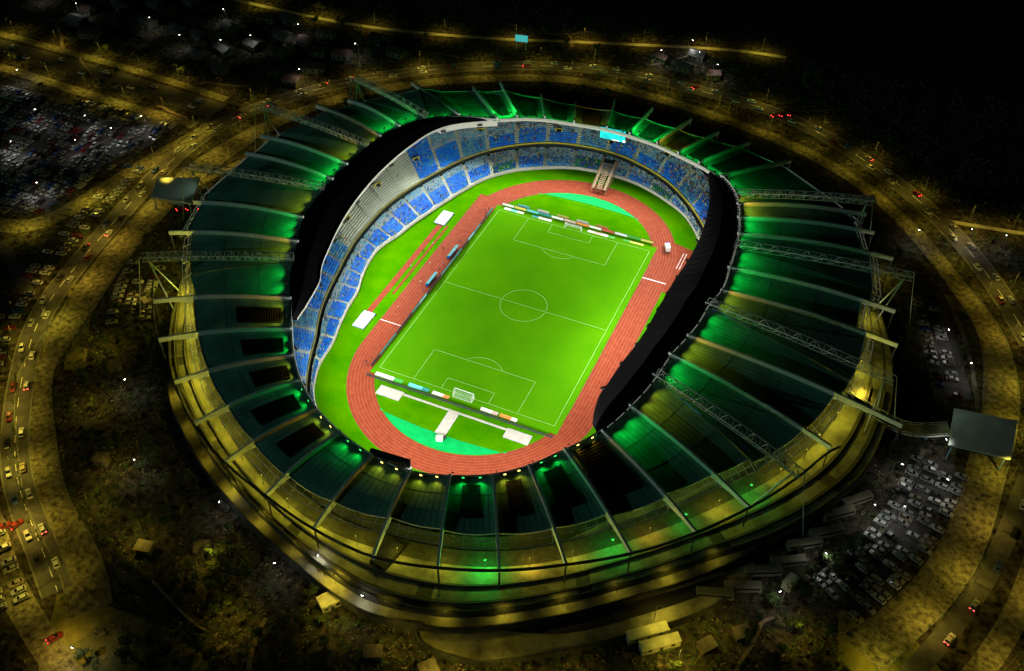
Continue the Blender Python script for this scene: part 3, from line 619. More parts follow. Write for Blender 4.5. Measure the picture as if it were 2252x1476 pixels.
for i, (x, y, w) in enumerate([(38, -150, .25), (56, -146, .25), (76, -136, .2), (98, -120, .2), (4, -150, .2)]):
    street_lamp(x, y, i*1.9, ROADL*w, 'y', 'amber street lamp on the plaza below the stadium', 'amber lamps on the near plaza')
for i, (x, y) in enumerate([(120, 74), (128, -2)]):
    street_lamp(x, y, i*1.9, ROADL*.5, 'y', ['bright amber lamp right of the far stand', 'amber lamp beside the footbridge at right'][i], None)

# ---------------------------------------------------------------- things on and round the field
def goal(y, s, label):
    r = empty('goal', (0, y, .13)); tag(r, label, 'goal', 'football goals')
    w, h, d = 3.66, 2.44, 2.0
    m = MB(); m.tube([(-w, 0, 0), (-w, 0, h), (w, 0, h), (w, 0, 0)], .11, 8); m.build('goal_frame', white_m, r)
    m = MB()
    for sd in (-1, 1): m.tube([(sd*w, 0, h), (sd*w, -s*.9, h), (sd*w, -s*d, 0), (sd*w, 0, 0)], .05, 5)
    m.tube([(-w, -s*d, 0), (w, -s*d, 0)], .05, 5); m.build('net_supports', white_m, r)
    m = MB(); net = mat('net_cord', (.5, .6, .52), .8)
    for i in range(25):
        x = -w+2*w*i/24; m.bar((x, 0, h), (x, -s*.9, h), .02); m.bar((x, -s*.9, h), (x, -s*d, 0), .02)
    for j in range(9):
        t = j/8; yy = -s*(.9+(d-.9)*t); z = h*(1-t); m.bar((-w, yy, z), (w, yy, z), .02)
        for sd in (-1, 1): m.bar((sd*w, 0, z), (sd*w, yy, z), .02)
    m.build('net', net, r)
goal(-52.5, 1, 'white framed football goal with netting at the near end'); goal(52.5, -1, 'white framed football goal with netting at the far end')
# advertising boards
cols = {'w': (.7, .7, .66), 'c': (.12, .55, .55), 'o': (.65, .25, .05), 't': (.02, .25, .22), 'y': (.6, .55, .1), 'g': (.05, .35, .05), 'k': (.02, .03, .03), 'r': (.5, .08, .05), 'p': (.6, .4, .35)}
cn = {'w': 'white', 'c': 'pale cyan', 'o': 'orange', 't': 'dark teal', 'y': 'yellow', 'g': 'green', 'k': 'black', 'r': 'red', 'p': 'pink'}
def board(x, y, rz, L, col, where, h=1.0):
    r = empty('advertising_board', (x, y, .13), rz); tag(r, '%s perimeter advertising board %s' % (cn[col], where), 'advertising board', 'perimeter advertising boards %s' % where)
    m = MB(); m.box((0, 0, h/2+.05), (L-.08, .12, h)); m.build('board_back', dark_steel, r)
    m = MB(); m.box((0, .085, h/2+.05), (L-.2, .04, h-.12)); 
    c = cols[col]; m.build('printed_face', mat('board_'+cn[col].replace(' ', '_'), c, .6, emit=c, estr=.25), r)
    m = MB()
    for s in (-1, 1): m.bar((s*(L/2-.4), -.1, h*.8), (s*(L/2-.4), -.9, 0), .07)
    m.build('brace', dark_steel, r)
for i, c in enumerate('tktcktttkkctkkttk'): board(-36.9, 49-6.2*i, -PI/2, 6.1, c, 'along the left touchline')
for i, c in enumerate('wwcwoktcwowk'): board(-33.4+6.0*i, -57.9, 0, 5.9, c, 'behind the near goal', .95)
for i, c in enumerate('wyctwpowrwgy'): board(-31.5+5.7*i, 56.6+.1*i, PI, 5.6, c, 'behind the far goal', 1.2)
for i, c in enumerate('cwywo'): board(-25+9*i, 58.6+.1*i, PI, 5.6, c, 'in the second row behind the far goal', 1.2)
# flat printed goal line mats
def printed_mat(x, y, w, d, segs, label):
    r = empty('printed_mat', (x, y, .14)); tag(r, label, 'mat', None); n = len(segs)
    for i, c in enumerate(segs):
        m = MB(); m.box((-w/2+w*(i+.5)/n, 0, .03), (w/n, d, .05)); m.build('mat_section', mat('mat_'+cn[c].replace(' ', '_'), tuple(min(.8, v*1.15) for v in cols[c]), .7), r)
printed_mat(-28.3, -55.6, 11, 1.7, 'wwg', 'white printed mat on the grass at the near left corner')
printed_mat(-16.5, -55.6, 8, 1.7, 'cct', 'pale cyan printed mat on the grass behind the near goal line')
printed_mat(-7.8, -55.6, 6.5, 1.6, 'wwo', 'white and orange printed mat left of the near goal')
printed_mat(11.0, -55.6, 6.5, 1.6, 'wwp', 'white and pink printed mat right of the near goal')
printed_mat(18.2, -55.6, 6.5, 1.6, 'oow', 'orange and white printed mat on the near right side')
printed_mat(-28, 54.8, 9, 1.5, 'wcw', 'white printed mat at the far left corner')
printed_mat(-15, 54.8, 9, 1.5, 'tww', 'teal and white printed mat behind the far goal line')
printed_mat(12, 54.8, 12, 1.4, 'wpwg', 'white and pink printed mat right of the far goal')
printed_mat(26, 55.2, 9, 1.0, 'gyy', 'yellow green printed mat at the far right corner')
def landing_mat(x, y, label):
    r = empty('sand_pit_cover', (x, y, .1)); tag(r, label, 'pit cover', 'white pit covers beside the track')
    m = MB(); m.box((0, 0, .2), (4.6, 9.0, .4)); m.build('cover_sheet', white_m, r)
    m = MB(); 
    for s in (-1, 1): m.box((s*2.42, 0, .18), (.2, 9.3, .36)); m.box((0, s*4.6, .18), (4.9, .2, .36))
    m.build('frame', concrete, r)
landing_mat(-53, 37.3, 'white rectangular pit cover at the far end of the red runway')
landing_mat(-51.8, -32.8, 'white rectangular pit cover at the near end of the red runway')
r = empty('equipment_cabinet', (1.2, -74.2, .15), .3); tag(r, 'small pale cabinet standing on the green surface behind the near goal', 'cabinet')
m = MB(); m.box((0, 0, .7), (2.2, 1.6, 1.4)); m.build('cabinet_body', white_m, r)
m = MB(); m.box((0, 0, 1.46), (2.4, 1.8, .1)); m.build('lid', concrete_l, r); m = MB(); m.box((1.6, 1.0, .4), (.8, .9, .8)); m.build('side_box', dark_steel, r)
# dug-outs by the left touchline
for i, (y, c) in enumerate(((17, 'far'), (-2, 'middle'))):
    r = empty('team_bench', (-38.6, y, .12)); tag(r, 'teal covered team bench on the left touchline, the %s one' % c, 'bench', 'team benches on the left touchline')
    m = MB(); m.grid([[(-.9, t, 0), (-.9, t, 1.5), (-.3, t, 2.0), (.7, t, 2.1)] for t in (-4, 4)]); m.grid([[(-.8, t, 0), (-.8, t, 1.45), (-.28, t, 1.9), (.7, t, 2.0)] for t in (-4, 4)]); m.build('canopy_shell', mat('teal_cover', (.02, .22, .24), .4), r)
    m = MB(); 
    for j in range(12): m.box((-.3, -3.7+j*.67, .45), (.5, .5, .1)); m.box((-.55, -3.7+j*.67, .75), (.08, .5, .6))
    m.build('seat_row', seat_blue, r)
# scaffold camera tower at the far bend
r = empty('scaffold_tower', (.3, 88.5, .1), .04); tag(r, 'brown lattice scaffold ramp tower between the far stand and the track', 'scaffold tower')
rust = mat('rusty_steel', (.22, .14, .08), .7, .4, 1.0)
m = MB()
for x in (-3.4, 3.4):
    for y in range(-6, 11, 4):
        h = 2.2+(y+6)*.33; m.tube([(x, y, 0), (x, y, h)], .14, 5)
        if y < 10: m.bar((x, y, 0), (x, y+4, h+1.3), .1); m.bar((x, y, h), (x, y+4, h+1.3), .16)
for y in range(-6, 11, 4):
    h = 2.2+(y+6)*.33; m.bar((-3.4, y, h), (3.4, y, h), .16); m.bar((-3.4, y, 0), (3.4, y, h), .1); m.bar((3.4, y, 0), (-3.4, y, h), .1)
m.build('scaffold_frame', rust, r)
m = MB()
for j in range(16):
    y = -6+j; z = 2.2+(y+6)*.33; m.box((0, y+.5, z), (2.6, .7, .12))
for x in (-2.6, 2.6): m.hexa([(x-.5, -6, 2.1), (x+.5, -6, 2.1), (x+.5, 10, 7.4), (x-.5, 10, 7.4)], [(x-.5, -6, 2.25), (x+.5, -6, 2.25), (x+.5, 10, 7.55), (x-.5, 10, 7.55)])
m.build('stair_treads', mat('timber', (.30, .22, .13), .8, .3, 2), r)
m = MB(); m.box((0, 8, 7.9), (5, 3.4, .2)); m.build('platform', dark_steel, r)
# score board
r = empty('scoreboard', (.2, 97.2, 18.4), math.radians(3)); tag(r, 'bright cyan video scoreboard hanging at the far roof edge', 'scoreboard')
m = MB(); m.box((0, .5, 3.0), (12.4, .9, 6.4)); m.build('housing', dark_steel, r)
sm = bpy.data.materials.new('screen_glow'); sm.use_nodes = True; nt = sm.node_tree; b_ = nt.nodes['Principled BSDF']; tc = nt.nodes.new('ShaderNodeTexCoord'); nz = nt.nodes.new('ShaderNodeTexNoise'); nz.inputs['Scale'].default_value = .35
rp = nt.nodes.new('ShaderNodeValToRGB'); rp.color_ramp.elements[0].color = (0, .55, .62, 1); rp.color_ramp.elements[1].color = (0, 1, .85, 1); rp.color_ramp.elements[0].position = .35; rp.color_ramp.elements[1].position = .55
nt.links.new(tc.outputs['Object'], nz.inputs['Vector']); nt.links.new(nz.outputs['Fac'], rp.inputs[0]); nt.links.new(rp.outputs[0], b_.inputs['Emission Color']); b_.inputs['Emission Strength'].default_value = 1.1; b_.inputs['Base Color'].default_value = (0, .02, .02, 1)
m = MB(); m.box((0, 0, 3.0), (11.4, .1, 5.4)); m.build('screen', sm, r)
m = MB(); m.box((-5.4, -.08, 5.2), (.9, .06, .7)); m.box((5.3, -.08, .8), (1.2, .06, 1.0)); m.box((1.5, -.08, .5), (3.5, .06, .4)); m.build('screen_graphics', mat('white_glow', (.8, .8, .8), emit=(1, 1, 1), estr=1.2), r)

r = empty('scoreboard', (1.0, -104.0, 19.6), math.radians(184)); tag(r, 'black back of the near scoreboard hanging at the bottom roof edge', 'scoreboard')
m = MB(); m.box((0, .5, 3.0), (13.0, .9, 5.8)); m.build('housing', mat('scoreboard_back', (.012, .012, .014), .8), r)
m = MB(); m.box((0, 0, 3.0), (12.0, .1, 5.0)); m.build('screen', mat('screen_glass', (.01, .012, .012), .2), r)
m = MB()
for x in (-5, 0, 5): m.bar((x, 1.0, 0), (x, 1.0, 6.4), .2); m.bar((x, 1.0, 6.4), (x, 3.2, 5.2), .2)
m.build('hanger_frame', dark_steel, r)
r = empty('billboard', (-83, 190, 0), .2); tag(r, 'glowing cyan billboard on two posts beyond the ring road at the top', 'billboard')
m = MB(); m.box((0, 0, 6.5), (7.2, .3, 4.2)); m.build('frame', dark_steel, r)
m = MB(); m.box((0, -.18, 6.5), (6.8, .06, 3.8)); m.build('lit_panel', mat('cyan_glow', (.02, .1, .1), emit=(.1, .8, .75), estr=.55), r)
for x in (-2.5, 2.5): m = MB(); m.tube([(x, 0, 0), (x, 0, 4.4)], .16, 6); m.build('post', steel, r)
# ---------------------------------------------------------------- people
def person_mesh(name, top, legs, pose=0):
    V = [(0, 0, .95), (0, 0, 1.15), (0, 0, 1.42), (0, 0, 1.55), (0, .01, 1.68)]
    R_ = [.15, .14, .17, .06, .11]; E_ = [(0, 1), (1, 2), (2, 3), (3, 4)]
    for s in (-1, 1):
        k = len(V); V += [(s*.1, 0, .9), (s*.12, .02+.12*pose*s, .5), (s*.13, -.02+.16*pose*s, .07), (s*.13, .16+.16*pose*s, .04)]; R_ += [.1, .075, .05, .045]; E_ += [(0, k), (k, k+1), (k+1, k+2), (k+2, k+3)]
        k = len(V); V += [(s*.2, 0, 1.40), (s*.27, -.03-.1*pose*s, 1.12), (s*.27, .1-.1*pose*s, .88)]; R_ += [.07, .05, .04]; E_ += [(2, k), (k, k+1), (k+1, k+2)]
    me = bpy.data.meshes.new(name); me.from_pydata(V, E_, []); o = bpy.data.objects.new(name, me); link(o)
    md = o.modifiers.new('s', 'SKIN'); 
    for v, q in zip(me.skin_vertices[0].data, R_): v.radius = (q, q*.8)
    me.skin_vertices[0].data[0].use_root = True
    sb = o.modifiers.new('u', 'SUBSURF'); sb.levels = 1
    dg = bpy.context.evaluated_depsgraph_get(); nm = bpy.data.meshes.new_from_object(o.evaluated_get(dg)); bpy.data.objects.remove(o)
    nm.materials.clear(); skin = mat('skin', (.12, .06, .035), .6)
    for q in (skin, top, legs): nm.materials.append(q)
    for p in nm.polygons:
        c = p.center; p.use_smooth = True; p.material_index = 0 if c.z > 1.5 or (abs(c.x) > .22 and c.z < 1.2) else 1 if c.z > .95 else 2
    nm.name = name; return nm
cw = mat('cloth_white', (.42, .45, .42)); cd = mat('cloth_dark', (.02, .02, .03)); cb = mat('cloth_blue', (.02, .08, .35)); cy = mat('cloth_yellow', (.55, .5, .05)); crd = mat('cloth_red', (.45, .03, .02)); cp = mat('cloth_purple', (.12, .03, .12))
PM = [person_mesh('person', cd, cd), person_mesh('person', cw, cd, 1), person_mesh('person', cb, cd, 1), person_mesh('person', cp, cd)]
SP = [(-38.6, -50, 3, 'dark purple', 'at the near left corner of the pitch'), (-39.4, -52.5, 0, 'black', 'at the near left corner of the pitch'), (-38.4, -53.5, 3, 'dark purple', 'at the near left corner of the pitch'), (-39.6, -55, 0, 'black', 'at the near left corner of the pitch'),
      (-38.2, 50.5, 0, 'black', 'at the far left corner of the pitch'), (-38.8, 49, 3, 'dark purple', 'at the far left corner of the pitch'), (-38.0, 47.5, 0, 'black', 'at the far left corner of the pitch'),
      (-43.5, 18, 0, 'black', 'standing alone on the red track beside the benches'), (-48.8, 19, 1, 'white', 'walking beside the red runway'), (-50.3, 13, 0, 'black', 'beside the red runway'), (-50.1, 2, 1, 'white', 'beside the red runway'),
      (-38.9, 9, 2, 'blue', 'by the team benches'), (-39.2, 6, 2, 'blue', 'by the team benches'), (-38.7, -9, 2, 'blue', 'by the team benches'), (-39.3, 25, 2, 'blue', 'by the team benches'), (-44, 7, 1, 'white', 'walking on the red home straight'), (-42, -5, 1, 'white', 'walking on the red home straight'), (-43, -22, 1, 'white', 'walking on the red home straight')]
SHADE = []
for x, y, k, c, w in SP:
    o = bpy.data.objects.new('person', PM[k]); link(o); o.location = (x, y, .12); o.rotation_euler = (0, 0, random.uniform(0, 6))
    tag(o, 'person in %s clothes %s' % (c, w), 'person', 'people in %s clothes %s' % (c, w))
# crowd in the stands (cannot be counted)
m = MB()
def spect(p, h, mi, a):
    c, s = math.cos(a)*.22, math.sin(a)*.22; x, y, z = p
    b = [(x-c-s*.6, y-s+c*.6, z), (x+c-s*.6, y+s+c*.6, z), (x+c+s*.6, y+s-c*.6, z), (x-c+s*.6, y-s-c*.6, z)]
    t = [(x+(q[0]-x)*.8, y+(q[1]-y)*.8, z+h*.72) for q in b]; m.hexa(b, t, mi)
    hb = [(x+(q[0]-x)*.45, y+(q[1]-y)*.45, z+h*.74) for q in b]; ht = [(q[0], q[1], z+h) for q in hb]; m.hexa(hb, ht, 6)
for _ in range(5200):
    d = random.uniform(42, 240); u = random.random(); up = random.random() < .6
    if up and 144 < d < 180 and random.random() < .97: continue
    dens = 1.0 if 45 < d < 125 else .28
    if random.random() > dens: continue
    if up:
        u = math.sqrt(u) if random.random() < .75 else u; n = max(8, int(rD(d)/.85)); row = int(u*n)
        r = rM(d)+rD(d)*(row+.55)/n; z = 6+.62*rD(d)*(row+1)/n+.25
    else:
        row = int(u*13); r = rF(d)+.6+(r_low(d)-rF(d)-.6)*(row+.55)/13; z = 1.3+2.7*(row+1)/13+.25
    if abs((d-2.5) % 7.5-0) < .5: continue
    spect(P(d, r, z), 1.15, random.choice((0, 5, 1, 1, 5, 5, 4, 4, 2, 1, 5, 3) if up else (0, 5, 1, 1, 5, 4, 1, 2)), math.radians(d+90))
tag(m.build('crowd', [cw, cb, cy, crd, cd, mat('cloth_grey', (.10, .20, .18)), mat('skin', (.12, .06, .035))]), 'crowd of seated spectators dotted over the stands', 'crowd', None, 'stuff')

# ---------------------------------------------------------------- cars
tyre = mat('tyre', (.015, .015, .015), .8); glass = mat('car_glass', (.01, .012, .015), .08, spec=.6)
def car_mesh(paint):
    m = MB(); L = 2.15; 
    prof = [(-L, .32, .0), (-L, .62, .78), (-L+.1, .86, .84), (-.95, .92, .84), (.7, .92, .82), (1.75, .80, .80), (L, .62, .78), (L, .32, .70)]
    rows = []
    for x, z, w in ((-L, .35, .78), (-L, .75, .82), (-1.95, .95, .84), (1.0, .98, .86), (1.95, .80, .80), (L, .62, .76), (L, .35, .74)):
        rows.append((x, z, w))
    R_ = [[(x, -w-.04, .30), (x, -w-.04, z*.75), (x, -w+.05, z), (x, w-.05, z), (x, w+.04, z*.75), (x, w+.04, .30)] for x, z, w in rows]
    m.grid(R_); m.face(R_[0][::-1]); m.face(R_[-1]); 
    t = [(-1.45, -.62, 1.44), (.15, -.62, 1.46), (.15, .62, 1.46), (-1.45, .62, 1.44)]; m.hexa([(q[0], q[1], q[2]-.05) for q in t], t)
    for x0, x1 in ((-1.9, -1.45), (1.0, .15), (-.6, -.6)):
        for s in (-1, 1): m.bar((x0, s*.78, .95), (x1, s*.62, 1.42), .07)
    body = m
    g_ = MB(); g_.hexa([(-1.86, -.76, .96), (.96, -.76, .98), (.96, .76, .98), (-1.86, .76, .96)], [(-1.44, -.6, 1.39), (.14, -.6, 1.41), (.14, .6, 1.41), (-1.44, .6, 1.39)])
    w_ = MB()
    return body, g_
def wheel_mb(x, y):
    m = MB(); m.tube([(x, y-.11, .32), (x, y+.11, .32)], .32, 10); return m
def make_car(pn, col):
    r = empty('parked_car'); paint = mat('paint_'+pn, col, .3, spec=.6)
    b, g_ = car_mesh(paint); b.build('car_body', paint, r); g_.build('windows', glass, r)
    for x in (-1.35, 1.35):
        for y in (-.78, .78): wheel_mb(x, y).build('wheel', tyre, r)
    m = MB(); 
    for s in (-1, 1): m.box((-2.17, s*.62, .72), (.05, .3, .14))
    m.build('tail_lamps', mat('tail_red', (.4, .01, .01), .3, emit=(1, .02, .02), estr=.0), r)
    return r
PAINTS = {'white': (.42, .42, .40), 'silver': (.24, .25, .25), 'black': (.02, .02, .022), 'red': (.14, .015, .012), 'blue': (.03, .07, .22), 'beige': (.24, .20, .14)}
CARS = {}; 
CARLIST = []
def car(x, y, rz, c, where, lit=False): CARLIST.append((x, y, rz, c, where, lit))
def place_car(x, y, rz, c, where, lit=False):
    if (c, lit) not in CARS:
        o = make_car(c, PAINTS[c]); CARS[(c, lit)] = o; o.location = (x, y, .12); o.rotation_euler = (0, 0, rz)
        if lit:
            for ch in o.children:
                if ch.name.startswith('tail_lamps'): ch.data.materials.clear(); ch.data.materials.append(mat('tail_red_lit', (.6, .02, .02), .3, emit=(1, .03, .03), estr=25))
    else: o = dup(CARS[(c, lit)], (x, y, .12), rz)
    tag(o, '%s car %s%s' % (c, where, ', its tail lamps lit red' if lit else ''), 'car', '%s cars %s' % (c, where)+(' with lit tail lamps' if lit else ''))
def pick(): return random.choice(('white', 'white', 'silver', 'silver', 'black', 'beige', 'silver', 'white', 'white', 'beige', 'red', 'blue'))
rows = 0; n = 0
for j in range(16):                                    # the crowded lot at the left
    for i in range(44):
        x = -318+i*2.8+j*1.2; y = 48-j*5.6-(j % 2)*.4
        if inside(x, y, LOTTL) and n < 900 and random.random() < .8: car(x+random.uniform(-.3, .3), y+random.uniform(-.4, .4), PI/2+random.uniform(-.06, .06)+(PI if random.random() < .5 else 0), pick(), 'parked in the crowded lot at left'); n += 1
for rr in (150.5, 155.2, 160.2, 164.6):                # curved double rows at lower right
    for k in range(29):
        a = -31+k*.88
        if (k+int(rr)) % 7 in (2, 6) or random.random() < .12: continue
        p = P(a, rr+random.uniform(-.3, .3)); car(p.x, p.y, math.radians(a)+(PI if random.random() < .5 else 0), random.choice(('white', 'silver', 'silver', 'white', 'beige', 'black')), 'parked in the long curved rows at lower right')
n = 0
for j in range(3):
    for i in range(24):
        x = 138.5+j*5.2+i*.74; y = 69-i*2.6+j*2.2
        if inside(x, y, LOTR) and n < 70 and random.random() < .8: car(x, y, .2+(PI if random.random() < .5 else 0), pick(), 'parked in the narrow lot right of the stadium'); n += 1
def cars_on(s, gap, off, where, lit_p=.3, start=0):
    acc = start
    for a, c in zip(s, s[1:]):
        d = Vector((c[0]-a[0], c[1]-a[1])); acc += d.length
        if acc > gap:
            acc = random.uniform(-gap*.6, gap*.2); d.normalize(); nn = Vector((-d.y, d.x)); car(c[0]+nn.x*off, c[1]+nn.y*off, math.atan2(d.y, d.x)+(PI if off > 0 else 0), pick(), where, random.random() < lit_p)
def parked_line(pts, gap, off, turn, where, p=.8):
    acc = 0
    for a, q in zip(pts, pts[1:]):
        d = Vector((q[0]-a[0], q[1]-a[1])); L = d.length; d.normalize(); nn = Vector((-d.y, d.x)); t = gap-acc
        while t <= L:
            if random.random() < p: car(a[0]+d.x*t+nn.x*off, a[1]+d.y*t+nn.y*off, math.atan2(d.y, d.x)+turn, pick(), where)
            t += gap
        acc = (acc+L) % gap
LFT = [q for q in s_R2 if q[1] < 20 and q[0] < 0]
parked_line(LFT, 3.0, 9.5, PI/2, 'parked in the row outside the ring road at left', .75); parked_line(LFT, 3.0, 15.5, PI/2, 'parked in the second row outside the ring road at left', .6)
IN_ = [(-151, -38), (-146, -52), (-140, -64), (-133, -74)]
for k in range(3): parked_line(IN_, 2.9, -3+6*k, PI/2, 'parked in the dark lot left of the stadium', .7)
cars_on(s_R2, 11, 2.2, 'on the outer ring road', .1); cars_on(s_R2, 14, -2.2, 'on the outer ring road', .12, 7)
cars_on(s_HM, 20, 3, 'on the highway at upper left', .2); cars_on(s_HM, 24, -3, 'on the highway at upper left', .2, 9)
cars_on(s_R5, 12, 1.5, 'on the right side road', .2)
for x, y, k in ((-158, -4, 3), (57, 180, 3), (-105, -161, 2), (-64, -184, 1), (14, 190, 1)):
    for i in range(k): car(x+i*3.1, y+i*2.2, 1.1+i*.3, 'red', 'stopped in a tight group by the road' if k > 1 else 'standing by the road alone', True)
CARLIST.sort(key=lambda q: (q[0]-108)**2+(q[1]+265)**2)
CARLIST.sort(key=lambda q: 0 if q[5] else 1)
for q in CARLIST[:300]: place_car(*q)
BIG = {}
for x, y, rz, cc, wh, lit in CARLIST[300:]: BIG.setdefault(cc, []).append((x, y, rz))
m = MB(); names = list(PAINTS)
for cc, L_ in BIG.items():
    bm_, gm_ = car_mesh(None)
    for x, y, rz in L_:
        ca, sa = math.cos(rz), math.sin(rz)
        for src, mi in ((bm_, names.index(cc)), (gm_, len(names))):
            n0 = len(m.v); m.v += [(x+ca*p[0]-sa*p[1], y+sa*p[0]+ca*p[1], p[2]+.02) for p in src.v]; m.f += [tuple(n0+k for k in f) for f in src.f]; m.mi += [mi]*len(src.f)
if BIG: tag(m.build('distant_cars', [mat('paint_'+k, PAINTS[k], .3, spec=.6) for k in names]+[glass]), 'hundreds of small cars crowding the far car park and roads', 'cars', None, 'stuff')
# buses
def bus(x, y, rz, lab):
    if not BUS:
        r = empty('bus', (x, y, .08), rz); BUS.append(r)
        m = MB(); m.hexa([(-5.5, -1.25, .4), (5.5, -1.25, .4), (5.5, 1.25, .4), (-5.5, 1.25, .4)], [(-5.45, -1.2, 3.1), (5.3, -1.2, 3.1), (5.3, 1.2, 3.1), (-5.45, 1.2, 3.1)]); m.box((-1, 0, 3.2), (3, 1.6, .25)); m.box((3, 0, 3.18), (1.2, 1.0, .2)); m.build('bus_body', mat('bus_paint', (.20, .19, .13), .4, .1, .5), r)
        m = MB(); m.box((-.2, 0, 2.1), (10.2, 2.5, .8)); m.box((5.42, 0, 1.9), (.1, 2.2, 1.3)); m.build('windows', glass, r)
        for wx in (-3.6, 3.7):
            for wy in (-1.15, 1.15): w_ = MB(); w_.tube([(wx, wy-.13, .45), (wx, wy+.13, .45)], .45, 10); w_.build('wheel', tyre, r)
        o = r
    else: o = dup(BUS[0], (x, y, .08), rz)
    tag(o, lab, 'bus', 'pale buses parked in a line')
BUS = []
for k in range(8):
    a = -43+k*3.6; p = P(a, 139+(k % 2)*1.5); bus(p.x, p.y, math.radians(a+62), 'pale bus parked slanted in the line on the dark ground right of the stadium')
# ambulance on the track
r = empty('ambulance', (40.2, 57.0, .12), 2.0); tag(r, 'white ambulance van with dark windows standing on the running track', 'ambulance')
m = MB(); m.hexa([(-2.5, -.95, .4), (1.5, -.95, .4), (1.5, .95, .4), (-2.5, .95, .4)], [(-2.45, -.88, 2.3), (1.1, -.88, 2.3), (1.1, .88, 2.3), (-2.45, .88, 2.3)]); m.hexa([(1.5, -.93, .4), (2.6, -.9, .4), (2.6, .9, .4), (1.5, .93, .4)], [(1.5, -.9, 1.25), (2.5, -.85, 1.05), (2.5, .85, 1.05), (1.5, .9, 1.25)])
m.build('van_body', white_m, r)
m = MB(); m.hexa([(1.52, -.85, 1.25), (1.95, -.8, 1.2), (1.95, .8, 1.2), (1.52, .85, 1.25)], [(1.12, -.8, 2.2), (1.2, -.78, 2.2), (1.2, .78, 2.2), (1.12, .8, 2.2)]); m.box((-.6, 0, 1.75), (2.4, 1.92, .5)); m.build('windows', glass, r)
for x in (-1.6, 1.7):
    for y in (-.85, .85): w_ = MB(); w_.tube([(x, y-.12, .36), (x, y+.12, .36)], .36, 10); w_.build('wheel', tyre, r)
m = MB(); m.box((.9, 0, 2.38), (.3, 1.3, .15)); m.build('light_bar', mat('blue_beacon', (.02, .05, .5), emit=(.1, .2, 1), estr=1), r)

# ---------------------------------------------------------------- buildings
def house(x, y, rz, w, d, h, rc, label, group):
    r = empty('house', (x, y, 0), rz); tag(r, label, 'house', group)
    m = MB(); m.box((0, 0, h/2), (w, d, h)); m.build('wall', mat('plaster', (.10, .095, .08), .9, .3, .3), r)
    m = MB(); o_ = .5; rh = 1.4
    m.grid([[(-w/2-o_, -d/2-o_, h), (-w/2-o_, 0, h+rh), (-w/2-o_, d/2+o_, h)], [(w/2+o_, -d/2-o_, h), (w/2+o_, 0, h+rh), (w/2+o_, d/2+o_, h)]]); m.face([(-w/2, -d/2, h), (-w/2, d/2, h), (-w/2, 0, h+rh-.1)]); m.face([(w/2, -d/2, h), (w/2, d/2, h), (w/2, 0, h+rh-.1)])
    m.build('roof', rc, r)
    for i in range(3):
        q = MB(); q.box((-w/2+w*(i+.5)/3, -d/2-.04, h*.55), (1.0, .08, 1.1)); q.build('window', glass, r)
roofs = [(mat('tin_roof', (.09, .09, .085), .5, .3, .5, metal=.3), 'grey tin'), (mat('rust_roof', (.07, .04, .03), .7, .4, .4), 'rusty brown')]
k = 0
ST_PTS = [(a, b) for s in (s_R1, s_R2, s_H1, s_H2, s_HM, s_R6, s_FAR, s_R3, s_R4, s_R5, s_IN, s_X1, s_F2) for a, b in s]
hs = []
for _ in range(400):
    if len(hs) >= 34: break
    if random.random() < .75: x, y = random.uniform(-330, -130), random.uniform(98, 165)
    else: x, y = random.uniform(-14, 34), random.uniform(199, 225)
    if dist_path(x, y, ST_PTS) < 11 or (x*x+y*y) < 172**2 or any((x-a)**2+(y-b)**2 < 150 for a, b in hs): continue
    hs.append((x, y)); rc, rn = roofs[len(hs) % 2]; up = y > 190
    house(x, y, random.uniform(-.4, .4), random.uniform(7, 11), random.uniform(5.5, 8), 3.2, rc, 'small house under a %s roof %s' % (rn, 'in the settlement beyond the ring road' if up else 'in the dark quarter at upper left'), 'small %s roofed houses %s' % (rn, 'beyond the ring road' if up else 'at upper left'))
def gate_canopy(pts, label, zc=7.5):
    r = empty('gate_canopy'); c = [sum(p[i] for p in pts)/4 for i in (0, 1)]; r.location = (c[0], c[1], 0); tag(r, label, 'canopy', 'entrance canopies')
    q = [(p[0]-c[0], p[1]-c[1]) for p in pts]
    m = MB(); m.hexa([(q[0][0], q[0][1], zc-.4), (q[1][0], q[1][1], zc-.4), (q[2][0], q[2][1], zc-.4), (q[3][0], q[3][1], zc-.4)], [(q[0][0], q[0][1], zc), (q[1][0], q[1][1], zc+.6), (q[2][0], q[2][1], zc+.6), (q[3][0], q[3][1], zc)])
    m.build('roof_slab', mat('canopy_white', (.34, .38, .34), .6, .15, .2), r)
    for x, y in q: m = MB(); m.tube([(x*.86, y*.86, 0), (x*.86, y*.86, zc-.4)], .3, 8); m.build('column', concrete, r)
    m = MB(); m.box((0, 0, 1.6), (6, 3, 3.2)); m.build('ticket_booth', concrete, r)
gate_canopy(CANL, 'large pale flat entrance canopy left of the stadium'); gate_canopy(CANR, 'large pale flat entrance canopy at the right edge')
spot('canopy_wash', (-150, 2, 16), (-162, 0, 8), 900, (.7, 1, .8), 100); spot('canopy_wash', (150, 4, 17), (166, -3, 8), 900, (.7, 1, .8), 100)
r = empty('footbridge', (140, -6, 0)); tag(r, 'footbridge running from the stadium deck out to the right entrance canopy', 'footbridge')
m = MB(); bp = [(-18, 3), (2, -4), (17, 2)]; s = smooth_path(bp, 5)
m.ribbon(s, 5, 6.0); m.ribbon(s, 5, 5.4); m.build('bridge_deck', deck_m, r)
